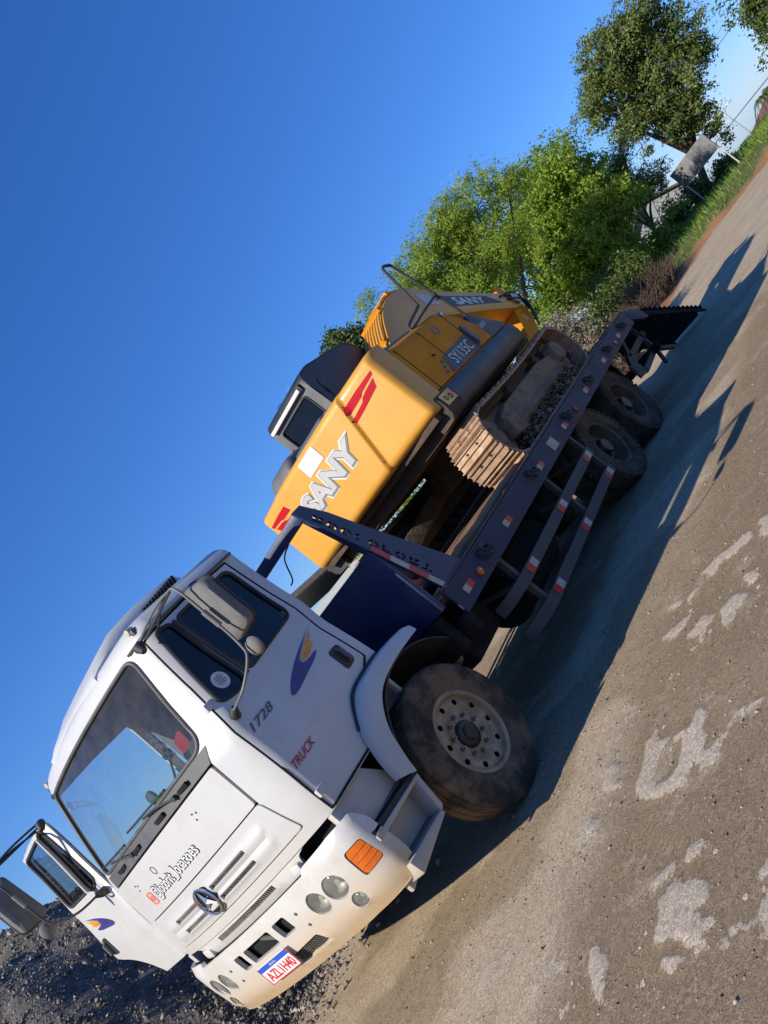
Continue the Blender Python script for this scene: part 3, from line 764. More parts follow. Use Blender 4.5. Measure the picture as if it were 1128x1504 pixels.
# ---- shell (posts, cowl corners, sides) with real openings
bot = 1.0
ou = [(-0.97, 1.02), (0.97, 1.02), (1.125, 1.02)]
arch = []
for k in range(13):
    a = lerp(atan2(1.02 - AZ, -sqrt(0.80 ** 2 - (1.02 - AZ) ** 2)), atan2(sqrt(0.8 ** 2 - (XR - AX) ** 2), XR - AX), k / 12)
    arch.append((U(AX + 0.8 * cos(a), AZ + 0.8 * sin(a)), AZ + 0.8 * sin(a)))
right = ou[2:] + arch + [(U(XR, 1.9), 1.9), (U(XR, ZT), ZT)]
outline = right + [(0.9, ZT), (0, ZT), (-0.9, ZT)] + [(-a, b) for a, b in reversed(right)]
dh = door_outline(0.0)
front_hole = [(-0.905, 1.085), (0.905, 1.085), (0.905, 1.70), (0.93, 1.79), (-0.93, 1.79), (-0.905, 1.70)]
shell = panel('cab_shell', outline, [scale_poly(WS, 0.004), dh, [(-a, b) for a, b in reversed(dh)], front_hole], cabmap(0), 0.07, 'white_paint', truck, solid=0.02)

# back wall and roof
mb = MB(); ring = []
vs = []
us = [-(U(XR, ZT))] + [-1.2, -1.15, -1.1, -1.05, -1.0, -0.9, -0.6, -0.3, 0, 0.3, 0.6, 0.9, 1.0, 1.05, 1.1, 1.15, 1.2] + [U(XR, ZT)]
ol = [cabpt(u, ZT) for u in us] + [Vector((XR + 0.02, y, ZT)) for y in (0.9, 0.45, 0, -0.45, -0.9)]
ctr = Vector((0.95, 0, 0)); rings = []
for s_, dz in [(1.0, 0.0), (0.985, 0.030), (0.955, 0.060), (0.90, 0.085), (0.75, 0.105), (0.5, 0.118), (0.25, 0.122), (0.02, 0.124)]:
    rings.append([Vector((ctr.x + (p.x - ctr.x) * s_, p.y * s_, ZT + dz)) for p in ol])
n = len(ol); fs = []
for i in range(len(rings) - 1):
    for k in range(n): fs.append((i * n + k, i * n + (k + 1) % n, (i + 1) * n + (k + 1) % n, (i + 1) * n + k))
fs.append(tuple((len(rings) - 1) * n + k for k in range(n)))
roof = make('roof', [p for r_ in rings for p in r_], fs, 'white_paint', truck, smooth=50)
MB().tube([cabpt(u, ZT - 0.035, 0.012) for u in us[:7]], 0.009, 6).obj('rain_gutter', 'grey_trim', roof)
MB().tube([cabpt(u, ZT - 0.035, 0.012) for u in us[-7:]], 0.009, 6).obj('rain_gutter', 'grey_trim', roof)
# roof air unit
prof = [(0.39, 2.48), (0.40, 2.585), (0.46, 2.63), (0.62, 2.71), (0.80, 2.765), (1.08, 2.79), (1.40, 2.785), (1.455, 2.76), (1.47, 2.60), (1.47, 2.48)]
V, F = [], []
ys = [(-0.56, 0.0), (-0.54, 0.55), (-0.49, 0.9), (-0.40, 1.0), (0, 1.03), (0.40, 1.0), (0.49, 0.9), (0.54, 0.55), (0.56, 0.0)]
for (y, k) in ys:
    for (x, z) in prof: V.append((x, y, 2.48 if k < .01 else 2.575 + (z - 2.575) * k))
m_ = len(prof)
for i in range(len(ys) - 1):
    for j in range(m_ - 1): F.append((i * m_ + j, i * m_ + j + 1, (i + 1) * m_ + j + 1, (i + 1) * m_ + j))
unit = make('roof_air_unit', V, F, 'white_paint', truck, smooth=50)
for k in range(11):
    x = 1.02 + k * 0.036
    MB().box((x, -0.551, 2.665 + 0.004 * k), (0.017, 0.02, 0.07), Matrix.Rotation(0.25, 3, 'Y')).obj('vent_slot', 'black_gap', unit)
for y in (-0.8, 0.8):
    mb = MB().box((0.50, y * 1.22, 2.525), (0.05, 0.09, 0.04)).obj('roof_marker_base', 'grey_trim', roof, bevel=0.006)
    MB().tube([(0.47, y * 1.22, 2.553), (0.52, y * 1.22, 2.548)], 0.024, 10).obj('roof_marker_lamp', 'cream_plate', roof, bevel=0.005)
MB().rng((XR - 0.01, -1.06, 1.02), (XR + 0.025, 1.06, ZT + 0.01)).obj('cab_back_wall', 'white_paint', truck, bevel=0.01)

# ---- windshield, rubber, cowl, wipers
ws = panel('windshield', WS, [], cabmap(-0.008), 0.1, 'windshield_glass', truck, solid=0)
loop = densify(WS, 0.05)
MB().tube([cabpt(a, b, 0.004) for a, b in loop], 0.012, 8, closed=True).obj('windshield_seal', 'grey_trim', ws)
cw = panel('wiper_cowl', [(-0.90, 1.705), (0.90, 1.705), (0.935, 1.788), (-0.935, 1.788)], [], cabmap(0.004), 0.08, 'grey_trim', truck, solid=0.03)
for y in (-0.62, -0.28, 0.16, 0.52):
    c = cabpt(y, 1.745, 0.012)
    MB().box(c, (0.02, 0.13, 0.03), Matrix.Rotation(-0.1, 3, 'Y')).obj('cowl_vent', 'black_gap', cw, bevel=0.006)
for (y0, y1) in ((-0.52, 0.08), (0.22, 0.78)):
    p0, p1 = cabpt(y0, 1.75, 0.03), cabpt(y1, 1.84, 0.035)
    w = MB().tube([cabpt(y0, 1.745, 0.0), cabpt(y0, 1.75, 0.035)], 0.018, 10).tube(spline([p0, cabpt(y0 + 0.14, 1.80, 0.06), cabpt(lerp(y0, y1, 0.55), 1.825, 0.045)], 6), 0.008, 6).obj('wiper', 'black_plastic', truck)
    MB().tube([cabpt(lerp(y0, y1, t), 1.825 + 0.03 * t, 0.018) for t in (0.05, 0.3, 0.55, 0.8, 1.05)], 0.008, 6).obj('wiper_blade', 'black_plastic', w)
# sticker on the glass
panel('windshield_sticker', rounded([(-0.87, 1.865), (-0.77, 1.855), (-0.76, 1.95), (-0.85, 1.975)], 0.03), [], cabmap(-0.012), 0.08, 'decal_red', ws, solid=0)

# ---- front panels
fp = panel('front_panel', rounded([(-0.895, 1.368), (0.895, 1.368), (0.892, 1.69), (-0.892, 1.69)], 0.02, 3), [], cabmap(0.008), 0.1, 'white_paint', truck, solid=0.02)
tmap = lambda cy, cz, off, K=1.0: (lambda a, b: cabpt(cy - a, cz + b, off))
FRm = -1
# @locbrit_locacoes (reads left to right from the front: +y to -y)
lettering('handle_lettering_outline', '@locbrit_locacoes', 0.775, 0.122, tmap(0.07, 1.475, 0.011), 'ink_black', fp, bold=0.040)
lettering('handle_lettering', '@locbrit_locacoes', 0.765, 0.108, tmap(0.07, 1.475, 0.0135), 'ink_white', fp, bold=0.014)
panel('camera_icon', rounded([(0.485, 1.425), (0.585, 1.425), (0.585, 1.525), (0.485, 1.525)], 0.03), [rounded([(0.497, 1.437), (0.573, 1.437), (0.573, 1.513), (0.497, 1.513)], 0.024)], cabmap(0.011), 0.03, 'insta_pink', fp, solid=0)
panel('camera_icon', circle(0.535, 1.475, 0.026, 16), [circle(0.535, 1.475, 0.012, 12)], cabmap(0.011), 0.03, 'insta_pink', fp, solid=0)
panel('round_badge', circle(0.20, 1.585, 0.030, 18), [circle(0.20, 1.585, 0.024, 18)], cabmap(0.011), 0.03, 'ink_grey', fp, solid=0)
for sy in (-1, 1):
    for (dy, dz) in ((0, 0), (0.035, 0.012), (0.04, -0.03)):
        MB().tube([cabpt(sy * 0.55 + dy, 1.60 + dz, 0.004), cabpt(sy * 0.55 + dy, 1.60 + dz, 0.013)], 0.006, 8).obj('panel_rivet', 'grey_trim', fp)

def slots(y0, y1, z0, z1): return rounded([(y0, z0), (y1, z0), (y1, z1), (y0, z1)], 0.008, 2)
SL = [slots(-0.58, -0.115, 1.228, 1.268), slots(-0.58, -0.115, 1.142, 1.182), slots(0.115, 0.54, 1.228, 1.268), slots(0.115, 0.54, 1.142, 1.182)]
def flapmap(u, z):
    d = 0.010
    for zc in (1.248, 1.162):
        d += 0.014 * smooth01((0.040 - abs(z - zc)) / 0.012) * smooth01((0.80 - abs(u)) / 0.03)
    return cabpt(u, z, d)
flap = panel('grille_flap', rounded([(-0.95, 1.092), (0.95, 1.092), (0.905, 1.36), (-0.905, 1.36)], 0.02, 3), SL, flapmap, 0.028, 'white_paint', truck, solid=0.02)
for q in SL:
    y0, y1 = min(a for a, b in q), max(a for a, b in q); z0, z1 = min(b for a, b in q), max(b for a, b in q)
    mb = MB(); k = y0 - 0.05
    while k < y1:
        for dr in (1, -1):
            a0, a1 = (k, z0), (k + (z1 - z0), z1)
            if dr < 0: a0, a1 = (k, z1), (k + (z1 - z0), z0)
            if a0[0] >= y0 and a1[0] <= y1: mb.tube([cabpt(*a0, 0.010), cabpt(*a1, 0.010)], 0.0019, 4)
        k += 0.021
    g_ = mb.obj('grille_mesh', 'mesh_metal', flap, smooth=0)
    panel('grille_backing', [(y0 - .01, z0 - .01), (y1 + .01, z0 - .01), (y1 + .01, z1 + .01), (y0 - .01, z1 + .01)], [], cabmap(-0.02), 0.1, 'black_gap', flap, solid=0)
# star emblem
ec = cabpt(0, 1.212, 0.035)
em = MB().lathe([(0.092, 0.0), (0.099, 0.010), (0.106, 0.0), (0.099, -0.010), (0.092, 0.0)], ec, 'x', 40, sgn=-1).obj('emblem_ring', 'chrome', flap, smooth=60)
MB().lathe([(0.0, 0.0), (0.099, 0.0)], ec + Vector((0.012, 0, 0)), 'x', 40, sgn=-1).obj('emblem_plate', 'black_gap', em)
sv, sf = [tuple(ec + Vector((-0.016, 0, 0)))], []
for k in range(3):
    a = pi / 2 + k * 2 * pi / 3
    sv.append(tuple(ec + Vector((-0.002, 0.094 * cos(a), 0.094 * sin(a))))); b = a + pi / 3
    sv.append(tuple(ec + Vector((0.004, 0.022 * cos(b), 0.022 * sin(b)))))
for k in range(6): sf.append((0, 1 + k, 1 + (k + 1) % 6))
make('emblem_star', sv, sf, 'chrome', em, smooth=0)

# lower strip under the flap
def stripmap(u, z): return cabpt(u, z, 0.004 - 0.03 * smooth01((0.98 - z) / 0.08))
strip = panel('lower_grille_strip', rounded([(-0.74, 0.915), (0.74, 0.915), (0.78, 1.0), (0.93, 1.03), (0.95, 1.082), (-0.95, 1.082), (-0.93, 1.03), (-0.78, 1.0)], 0.02, 3),
              [slots(-0.46, 0.40, 0.958, 0.998)], lambda u, z: Vector((0.115 + 0.1 * (u / 0.9) ** 2 - 0.02 * smooth01((z - 0.92) / 0.05), u, z)), 0.06, 'white_bumper', truck, solid=0.015)
mb = MB(); k = -0.46
while k < 0.40:
    for dr in (1, -1):
        mb.tube([(0.105 + 0.1 * (k / .9) ** 2, k, 0.958 if dr > 0 else 0.998), (0.105 + 0.1 * (k / .9) ** 2, k + 0.03, 0.998 if dr > 0 else 0.958)], 0.0025, 4)
    k += 0.021
mb.obj('lower_grille_mesh', 'mesh_metal', strip, smooth=0)
MB().rng((0.175, -0.50, 0.945), (0.19, 0.44, 1.01)).obj('lower_grille_backing', 'black_gap', strip)
MB().rng((0.30, -1.08, 0.60), (0.36, 1.08, 1.72)).obj('radiator_shroud', 'black_gap', truck)
for sy in (-1, 1):
    MB().box((0.17, sy * 0.70, 0.955), (0.07, 0.10, 0.075), Matrix.Rotation(0.2, 3, 'X')).obj('tow_eye_boss', 'white_bumper', strip, bevel=0.02)

# ---- bumper
def bumpt(u, z, off=0.0):
    s = 1 if u >= 0 else -1; a = abs(u)
    zr = 0.055 * smooth01((0.585 - z) / 0.12) + 0.03 * smooth01((z - 0.90) / 0.07) ** 2 + 0.012 * (1 - smooth01((z - 0.60) / 0.2))
    w = 1.215 - 0.02 * smooth01((0.56 - z) / 0.1)
    if a <= 0.85: x, y, nx, ny = 0.030 + 0.062 * (a / 0.85) ** 2, a, -1, 0.14
    elif a <= 1.35:
        t = (a - 0.85) / 0.5; p0 = (0.092, 0.85); p1 = (0.092 + 0.12 * 0.30, 1.165); p2 = (0.275, w)
        x = (1 - t) ** 2 * p0[0] + 2 * t * (1 - t) * p1[0] + t * t * p2[0]; y = (1 - t) ** 2 * p0[1] + 2 * t * (1 - t) * p1[1] + t * t * p2[1]
        dx = 2 * (1 - t) * (p1[0] - p0[0]) + 2 * t * (p2[0] - p1[0]); dy = 2 * (1 - t) * (p1[1] - p0[1]) + 2 * t * (p2[1] - p1[1]); nx, ny = -dy, dx
    else: x, y, nx, ny = 0.275 + (a - 1.35), w, 0, 1
    L = math.hypot(nx, ny)
    return Vector((x + zr * (1 if a < 1.2 else 1 - min(1, (a - 1.2) / .2)) + off * nx / L, s * (y + off * ny / L), z))
bm_ = lambda off: (lambda u, z: bumpt(u, z, off))
zb = 0.462
half = [(0.0, zb), (0.8, zb), (1.40, zb + 0.02), (1.43, 0.60), (1.42, 0.86), (1.36, 0.955), (1.10, 0.965), (0.80, 0.955), (0.78, 0.925)]
bo = half + [(-a, b) for a, b in reversed(half[1:])]
bo = rounded(bo, 0.03, 3)
LIGHTS = [(0.872, 0.752, 0.078), (0.690, 0.752, 0.078), (0.905, 0.605, 0.05)]
holes = []
for s in (-1, 1):
    for (y, z, r) in LIGHTS: holes.append(circle(s * y, z, r, 24) if s > 0 else circle(s * y, z, r, 24)[::-1])
IND = lambda s, g=0: rounded([(s * (1.055 - g), 0.665 - g), (s * (1.275 + g), 0.665 - g), (s * (1.255 + g), 0.83 + g), (s * (1.07 - g), 0.84 + g)], 0.03, 3)
holes += [IND(1), IND(-1)]
OPN = [(-0.40, -0.25), (-0.185, 0.185), (0.235, 0.35)]
for (a, b) in OPN: holes.append(rounded([(a, 0.735), (b, 0.735), (b, 0.845), (a, 0.845)], 0.02, 3))
LOW = rounded([(-0.52, 0.535), (-0.10, 0.535), (-0.10, 0.625), (-0.46, 0.635)], 0.02, 3)
holes.append(LOW)
bumper = panel('bumper', bo, holes, bm_(0), 0.055, 'white_bumper', truck, solid=0.03, smooth=50)
# bottom return lip
us_ = [lerp(-1.42, 1.42, k / 40) for k in range(41)]
V = [bumpt(u, zb + 0.012) for u in us_] + [bumpt(u, zb + 0.012, -0.16) + Vector((0, 0, 0.01)) for u in us_]
make('bumper_lip', V, [(k, k + 1, 42 + k, 41 + k) for k in range(40)], 'white_bumper', bumper, solid=0.01, smooth=60)
for s in (-1, 1):
    for i, (y, z, r) in enumerate(LIGHTS):
        c = bumpt(s * y, z, 0.0); nrm = Vector((-1, s * 0.14, 0)).normalized() if y < 0.86 else Vector((-1, s * 0.3, 0)).normalized()
        R = nrm.to_track_quat('Z', 'Y').to_matrix()
        pr = [(r * 1.04, -0.004), (r * 0.97, -0.012), (r * 0.92, -0.035), (r * 0.7, -0.06), (r * 0.35, -0.072), (0.001, -0.075)]
        mb = MB().lathe(pr, (0, 0, 0), 'z', 28)
        h = make('headlight' if i < 2 else 'fog_lamp', [c + R @ Vector(q) for q in mb.v], mb.f, 'lamp_reflector', bumper, smooth=60)
        mb = MB().lathe([(r * 0.97, -0.014), (r * 0.8, -0.006), (r * 0.5, -0.001), (0.001, 0.002)], (0, 0, 0), 'z', 28)
        make('lens', [c + R @ Vector(q) for q in mb.v], mb.f, 'lamp_glass', h, smooth=60)
        mb = MB().lathe([(0.018, -0.07), (0.018, -0.045), (0.001, -0.043)], (0, 0, 0), 'z', 12)
        make('bulb', [c + R @ Vector(q) for q in mb.v], mb.f, 'cream_plate', h, smooth=60)
    ind = panel('indicator_lamp', IND(s, -0.006), [], bm_(-0.008), 0.04, 'orange_lens', bumper, solid=0.02, smooth=50)
    panel('indicator_housing', IND(s, 0.006), [], bm_(-0.045), 0.05, 'black_gap', bumper, solid=0)
    for k in range(3):
        z = 0.71 + k * 0.04
        MB().tube([bumpt(s * u, z, -0.005) for u in (1.075, 1.14, 1.20, 1.25)], 0.003, 5).obj('lens_rib', 'orange_lens', bumper)
    for (y, z) in ((0.50, 0.80), (0.50, 0.70)):
        c = bumpt(s * y, z, 0.001)
        MB().tube([c + Vector((0.01, 0, 0)), c - Vector((0.004, 0, 0))], 0.011, 10).obj('bumper_bolt', 'grey_trim', bumper, bevel=0.002)
for (a, b) in OPN:
    MB().rng((0.09, a - .012, 0.72), (0.12, b + .012, 0.86)).obj('bumper_opening', 'black_gap', bumper)
mb = MB().beam((0.075, -0.17, 0.75), (0.075, 0.0, 0.83), 0.012, 0.03).obj('opening_brace', 'grey_trim', bumper)
MB().beam((0.055, -0.215, 0.732), (0.055, -0.215, 0.85), 0.045, 0.02).obj('opening_divider', 'white_bumper', bumper, bevel=0.006)
MB().beam((0.055, 0.21, 0.732), (0.055, 0.21, 0.85), 0.04, 0.02).obj('opening_divider', 'white_bumper', bumper, bevel=0.006)
panel('fog_grille_backing', scale_poly(LOW, 0.01), [], bm_(-0.05), 0.1, 'black_gap', bumper, solid=0)
mb = MB(); k = -0.52
while k < -0.12:
    for dr in (1, -1):
        mb.tube([bumpt(k, 0.54 if dr > 0 else 0.63, -0.028), bumpt(k + 0.07, 0.63 if dr > 0 else 0.54, -0.028)], 0.0025, 4)
    k += 0.024
mb.obj('fog_grille_mesh', 'mesh_metal', bumper, smooth=0)
# licence plate
pc = Vector((0.018, 0.008, 0.640))
plate = MB().box(pc, (0.006, 0.41, 0.138)).obj('licence_plate', 'plate_white', bumper, bevel=0.003)
fm = lambda cz, off: (lambda a, b: Vector((pc.x - 0.003 - off, pc.y - a, cz + b)))
MB().box(pc + Vector((-0.0038, 0, 0.048)), (0.003, 0.398, 0.034)).obj('plate_band', 'plate_blue', plate)
lettering('plate_lettering', 'AZL1H40', 0.355, 0.070, fm(pc.z - 0.017, 0.002), 'plate_red', plate, bold=0.018)
lettering('plate_country_lettering', 'BRASIL', 0.085, 0.015, fm(pc.z + 0.048, 0.004), 'ink_white', plate)
mb = MB()
for a, b, c, d in ((-0.203, 0, 0.006, 0.136), (0.203, 0, 0.006, 0.136), (0, -0.066, 0.41, 0.005)): mb.box(pc + Vector((-0.004, a, b)), (0.003, c, d))
mb.obj('plate_border', 'plate_red', plate)

# ---- doors
def pane_polys():
    p1 = rounded([(0.375, 1.865), (0.50, 1.835), (0.625, 1.85), (0.635, 2.40), (0.565, 2.415), (0.505, 2.41)], 0.05, 4)
    p2 = rounded([(0.685, 1.865), (1.245, 1.90), (1.25, 2.40), (0.685, 2.40)], 0.06, 5)
    return p1, p2
def make_door(s, T, gl):
    m = lambda p: [(s * U(x, z), z) for x, z in p]
    p1, p2 = pane_polys()
    P1, P2 = m(p1), m(p2)
    o = [(s * a, b) for a, b in door_outline(0.011)]
    def dmap(off):
        def f(u, z):
            d = off - 0.006 * smooth01((1.375 - z) / 0.012)
            return cabpt(u, z, d)
        return f
    d = panel('driver_door' if s < 0 else 'passenger_door', o, [P1, P2], dmap(0.006), 0.05, 'white_paint', truck, solid=0.03, flip=True, T=T)
    if s < 0: MB().tube([cabpt(a, b, 0.001) for a, b in densify([(s * a, b) for a, b in door_outline(0.0035)], 0.05)], 0.0085, 6, closed=True).obj('door_seal', 'black_gap', d, T=T)
    inn = panel('door_trim', [(s * a, b) for a, b in door_outline(0.03)], [P1, P2], cabmap(-0.035), 0.09, 'interior', d, solid=0.02, T=T)
    for P, p in ((P1, p1), (P2, p2)):
        panel('window_pane', P, [], cabmap(-0.004), 0.12, gl, d, solid=0, T=T)
        MB().tube([cabpt(a, b, 0.005) for a, b in densify(P, 0.04)], 0.013, 7, closed=True).obj('window_seal', 'black_plastic', d, T=T)
    MB().tube([cabpt(s * U(0.66, z), z, 0.014) for z in (1.86, 2.0, 2.2, 2.40)], 0.013, 7).obj('window_divider', 'guard_grey' if s < 0 else 'pale_metal', d, T=T)
    # handle
    hx, hz = 1.185, 1.475
    hp = rounded([(hx - 0.055, hz - 0.085), (hx + 0.055, hz - 0.075), (hx + 0.06, hz + 0.08), (hx - 0.05, hz + 0.085)], 0.03, 3)
    h = panel('door_handle', m(hp), [], cabmap(0.012), 0.05, 'black_plastic', d, solid=0.02, T=T)
    MB().tube([cabpt(s * U(hx + 0.015, z), z, o_) for z, o_ in ((hz - 0.055, 0.012), (hz - 0.045, 0.034), (hz + 0.04, 0.034), (hz + 0.055, 0.012))], 0.016, 8).obj('handle_grip', 'ink_grey', h, T=T)
    # swoosh decal: blue crescent with a warm flame
    # pieces in (x,z)
    outer = [(1.30, 1.775), (1.16, 1.745), (0.98, 1.705), (0.83, 1.655), (0.73, 1.605), (0.70, 1.575), (0.725, 1.56), (0.80, 1.565), (0.92, 1.585), (1.04, 1.60), (1.13, 1.635), (1.00, 1.632), (0.955, 1.645), (0.965, 1.675), (1.03, 1.70), (1.15, 1.74)]
    flame = [(1.24, 1.748), (1.12, 1.72), (1.02, 1.69), (0.975, 1.665), (0.975, 1.65), (1.02, 1.642), (1.08, 1.65), (1.17, 1.685), (1.11, 1.682), (1.16, 1.712)]
    core = [(1.10, 1.690), (1.03, 1.676), (0.99, 1.66), (1.02, 1.648), (1.07, 1.656)]
    for nm, pp, mt, of in (('swoosh_decal', outer, 'decal_blue', 0.009), ('flame_decal', flame, 'decal_yellow', 0.0105), ('flame_decal', core, 'decal_orange', 0.012)):
        panel(nm, m(chaikin(pp, 2)), [], cabmap(of), 0.05, mt, d, solid=0, T=T)
    if s < 0:
        sm = lambda cx, cz, of: (lambda a, b: cabpt(-U(cx + a, cz + b), cz + b, of))
        lettering('model_lettering', '1728', 0.235, 0.052, sm(0.455, 1.642, 0.012), 'ink_grey', d, bold=0.012, shear=0.35)
        lettering('truck_lettering', 'TRUCK', 0.24, 0.050, sm(0.43, 1.335, 0.008), 'ink_red', d, bold=0.012, shear=0.5)
        st = panel('round_window_sticker', m(circle(0.515, 1.955, 0.058, 20)), [], cabmap(-0.002), 0.06, 'ink_white', d, solid=0)
        for k in range(5):
            z = 1.93 + 0.013 * k
            MB().box(cabpt(-U(0.515, z), z, 0.0), (0.05 + 0.02 * (k % 2), 0.002, 0.004)).obj('sticker_line', 'ink_grey', st)
        for (xx, zz) in ((0.30, 1.905), (0.30, 1.14)):
            MB().box(cabpt(-U(xx, zz), zz, 0.012), (0.075, 0.03, 0.05)).obj('door_hinge', 'white_paint', d, bevel=0.008)
    # mirror: stands off the front of the door on a bowed tube
    def P(x, y, z): return Vector((x, s * y, z))
    arm = [P(0.40, 1.06, 2.44), P(0.44, 1.30, 2.47), P(0.49, 1.46, 2.465), P(0.495, 1.52, 2.42), P(0.49, 1.52, 2.16), P(0.47, 1.52, 1.96), P(0.44, 1.50, 1.89), P(0.36, 1.38, 1.81), P(0.33, 1.21, 1.78)]
    armo = MB().tube(spline(arm, 6), 0.0085, 8).obj('mirror_arm', 'exc_grey' if s < 0 else 'black_plastic', d, T=T)
    MB().tube([P(0.40, 1.07, 2.43), P(0.36, 1.1, 2.415), P(0.35, 1.12, 2.38)], [0.03, 0.035, 0.02], 10).obj('mirror_mount', 'black_plastic', d, T=T)
    MB().tube([P(0.37, 1.15, 1.76), P(0.34, 1.20, 1.77), P(0.345, 1.235, 1.79)], [0.035, 0.03, 0.018], 10).obj('mirror_mount', 'black_plastic', d, T=T)
    MB().tube([P(0.56, 1.09, 2.43), P(0.50, 1.30, 2.46), P(0.49, 1.46, 2.465)], 0.008, 6).obj('mirror_brace', 'black_plastic', d, T=T)
    MB().tube([P(0.41, 1.08, 2.42), P(0.49, 1.48, 2.455)], 0.008, 6).obj('mirror_brace', 'black_plastic', d, T=T)
    # housing: dished shell facing forward, mirror glass facing back
    ol_ = rounded([(1.425, 1.985), (1.635, 2.005), (1.64, 2.35), (1.445, 2.415)], 0.05, 4)
    cyy, czz = 1.535, 2.19
    V, F = [], []
    lay = [(1.0, 0.62), (1.0, 0.575), (0.985, 0.560), (0.93, 0.545), (0.6, 0.535), (0.05, 0.532)]
    for k, x in lay: V += [P(x, cyy + (a - cyy) * k, czz + (b - czz) * k) for a, b in ol_]
    nn = len(ol_)
    for i in range(len(lay) - 1):
        for k in range(nn): F.append((i * nn + k, i * nn + (k + 1) % nn, (i + 1) * nn + (k + 1) % nn, (i + 1) * nn + k))
    F.append(tuple(5 * nn + k for k in range(nn)))
    mh = make('mirror_housing', V, F, 'mirror_shell', d, smooth=50, T=T)
    MB().tube([P(0.615, cyy + (a - cyy) * 1.0, czz + (b - czz) * 1.0) for a, b in ol_], 0.010, 6, closed=True).obj('mirror_rim', 'black_plastic', mh, T=T)
    make('mirror_glass', [P(0.612, cyy + (a - cyy) * .98, czz + (b - czz) * .98) for a, b in ol_], [tuple(range(nn))], 'chrome', mh, smooth=0, T=T)
    MB().tube([P(0.492, 1.52, 2.24), P(0.492, 1.52, 2.12)], 0.017, 8).obj('arm_clamp', 'mirror_shell', mh, T=T)
    # small round mirror below
    mb = MB(); c = P(0.515, 1.535, 1.905)
    V = MB().lathe([(0.001, -0.03), (0.035, -0.026), (0.056, -0.008), (0.06, 0.006), (0.001, 0.006)], c, 'x', 22).obj('round_mirror', 'mirror_shell', d, smooth=60, T=T)
    return d
make_door(-1, None, 'side_glass')
HP = Vector((0.30, 1.12, 0))
Topen = Matrix.Translation(HP) @ Matrix.Rotation(radians(83), 4, 'Z') @ Matrix.Translation(-HP)
make_door(1, Topen, 'door_glass')
MB().beam((0.55, 1.06, 1.35), (0.44, 1.40, 1.35), 0.03, 0.012).obj('door_check_strap', 'black_plastic', truck)

# ---- cab interior
MB().rng((0.34, -1.04, 1.02), (1.37, 1.04, 1.14)).obj('cab_floor', 'interior', truck)
dash = MB().prism([(0.33, 1.25), (0.62, 1.28), (0.66, 1.62), (0.60, 1.74), (0.33, 1.75)], 'y', -1.0, 1.0).obj('dashboard', 'interior', truck, bevel=0.03)
MB().rng((0.45, -1.0, 2.455), (1.36, 1.0, 2.475)).obj('roof_liner', 'liner', truck)
MB().rng((1.352, -1.0, 1.14), (1.368, 1.0, 2.45)).obj('back_liner', 'liner', truck)
for y in (-0.55, 0.55):
    st = MB().box((1.0, y, 1.40), (0.46, 0.5, 0.16)).obj('seat', 'interior', truck, bevel=0.05, seg=3)
    MB().box((1.24, y, 1.68), (0.14, 0.48, 0.55), Matrix.Rotation(0.12, 3, 'Y')).obj('seat_back', 'interior', st, bevel=0.05, seg=3)
sw = [Vector((0.70, -0.52, 1.78)) + Matrix.Rotation(-0.5, 3, 'Y') @ Vector((0.22 * cos(a), 0.22 * sin(a), 0)) for a in [2 * pi * k / 28 for k in range(28)]]
swo = MB().tube(sw, 0.014, 8, closed=True).obj('steering_wheel', 'black_plastic', truck)
mb = MB()
for k in (0, 9, 19): mb.tube([Vector((0.70, -0.52, 1.78)), sw[k]], 0.011, 6)
mb.tube([(0.70, -0.52, 1.78), (0.58, -0.52, 1.55)], 0.03, 8)
mb.obj('wheel_spokes', 'black_plastic', swo)
hel = []
for k in range(90):
    t = k / 89; base = Vector((0.52, lerp(-0.27, -0.19, t), lerp(2.23, 1.955, t)))
    hel.append(base + Vector((0.02 * cos(k * .42), 0.028 * sin(k * 0.42) * (1 if t > .22 else .2), 0)))
MB().tube([(0.55, -0.34, 2.455), (0.53, -0.30, 2.33)] + hel, 0.0035, 5).obj('coiled_cable', 'black_plastic', truck)
MB().box((0.50, -0.24, 1.965), (0.03, 0.09, 0.035)).box((0.50, -0.24, 1.965), (0.03, 0.03, 0.075)).tube([(0.50, -0.24, 1.96), (0.5, -0.12, 1.86), (0.5, -0.02, 1.79), (0.46, 0.0, 1.74)], 0.009, 6).obj('phone_mount', 'black_plastic', truck, bevel=0.004)
MB().lathe([(0.001, -.01), (0.05, 0.0), (0.055, 0.02), (0.001, 0.03)], (0.45, 0.20, 1.88), 'x', 20).tube([(0.47, 0.2, 1.84), (0.47, 0.2, 1.74)], 0.012, 8).obj('dash_fan', 'grey_trim', truck)
V = []; F = []
for i in range(25):
    for j in range(7):
        y = lerp(0.0, 0.62, i / 24); x = 0.34 + 0.035 * j
        V.append((x, y, 1.80 + 0.05 * mnoise.noise(Vector((x * 14, y * 12, 0))) + 0.015))
for i in range(24):
    for j in range(6): F.append((i * 7 + j, i * 7 + j + 1, (i + 1) * 7 + j + 1, (i + 1) * 7 + j))
make('green_dash_cloth', V, F, 'green_cloth', truck, solid=0.006)

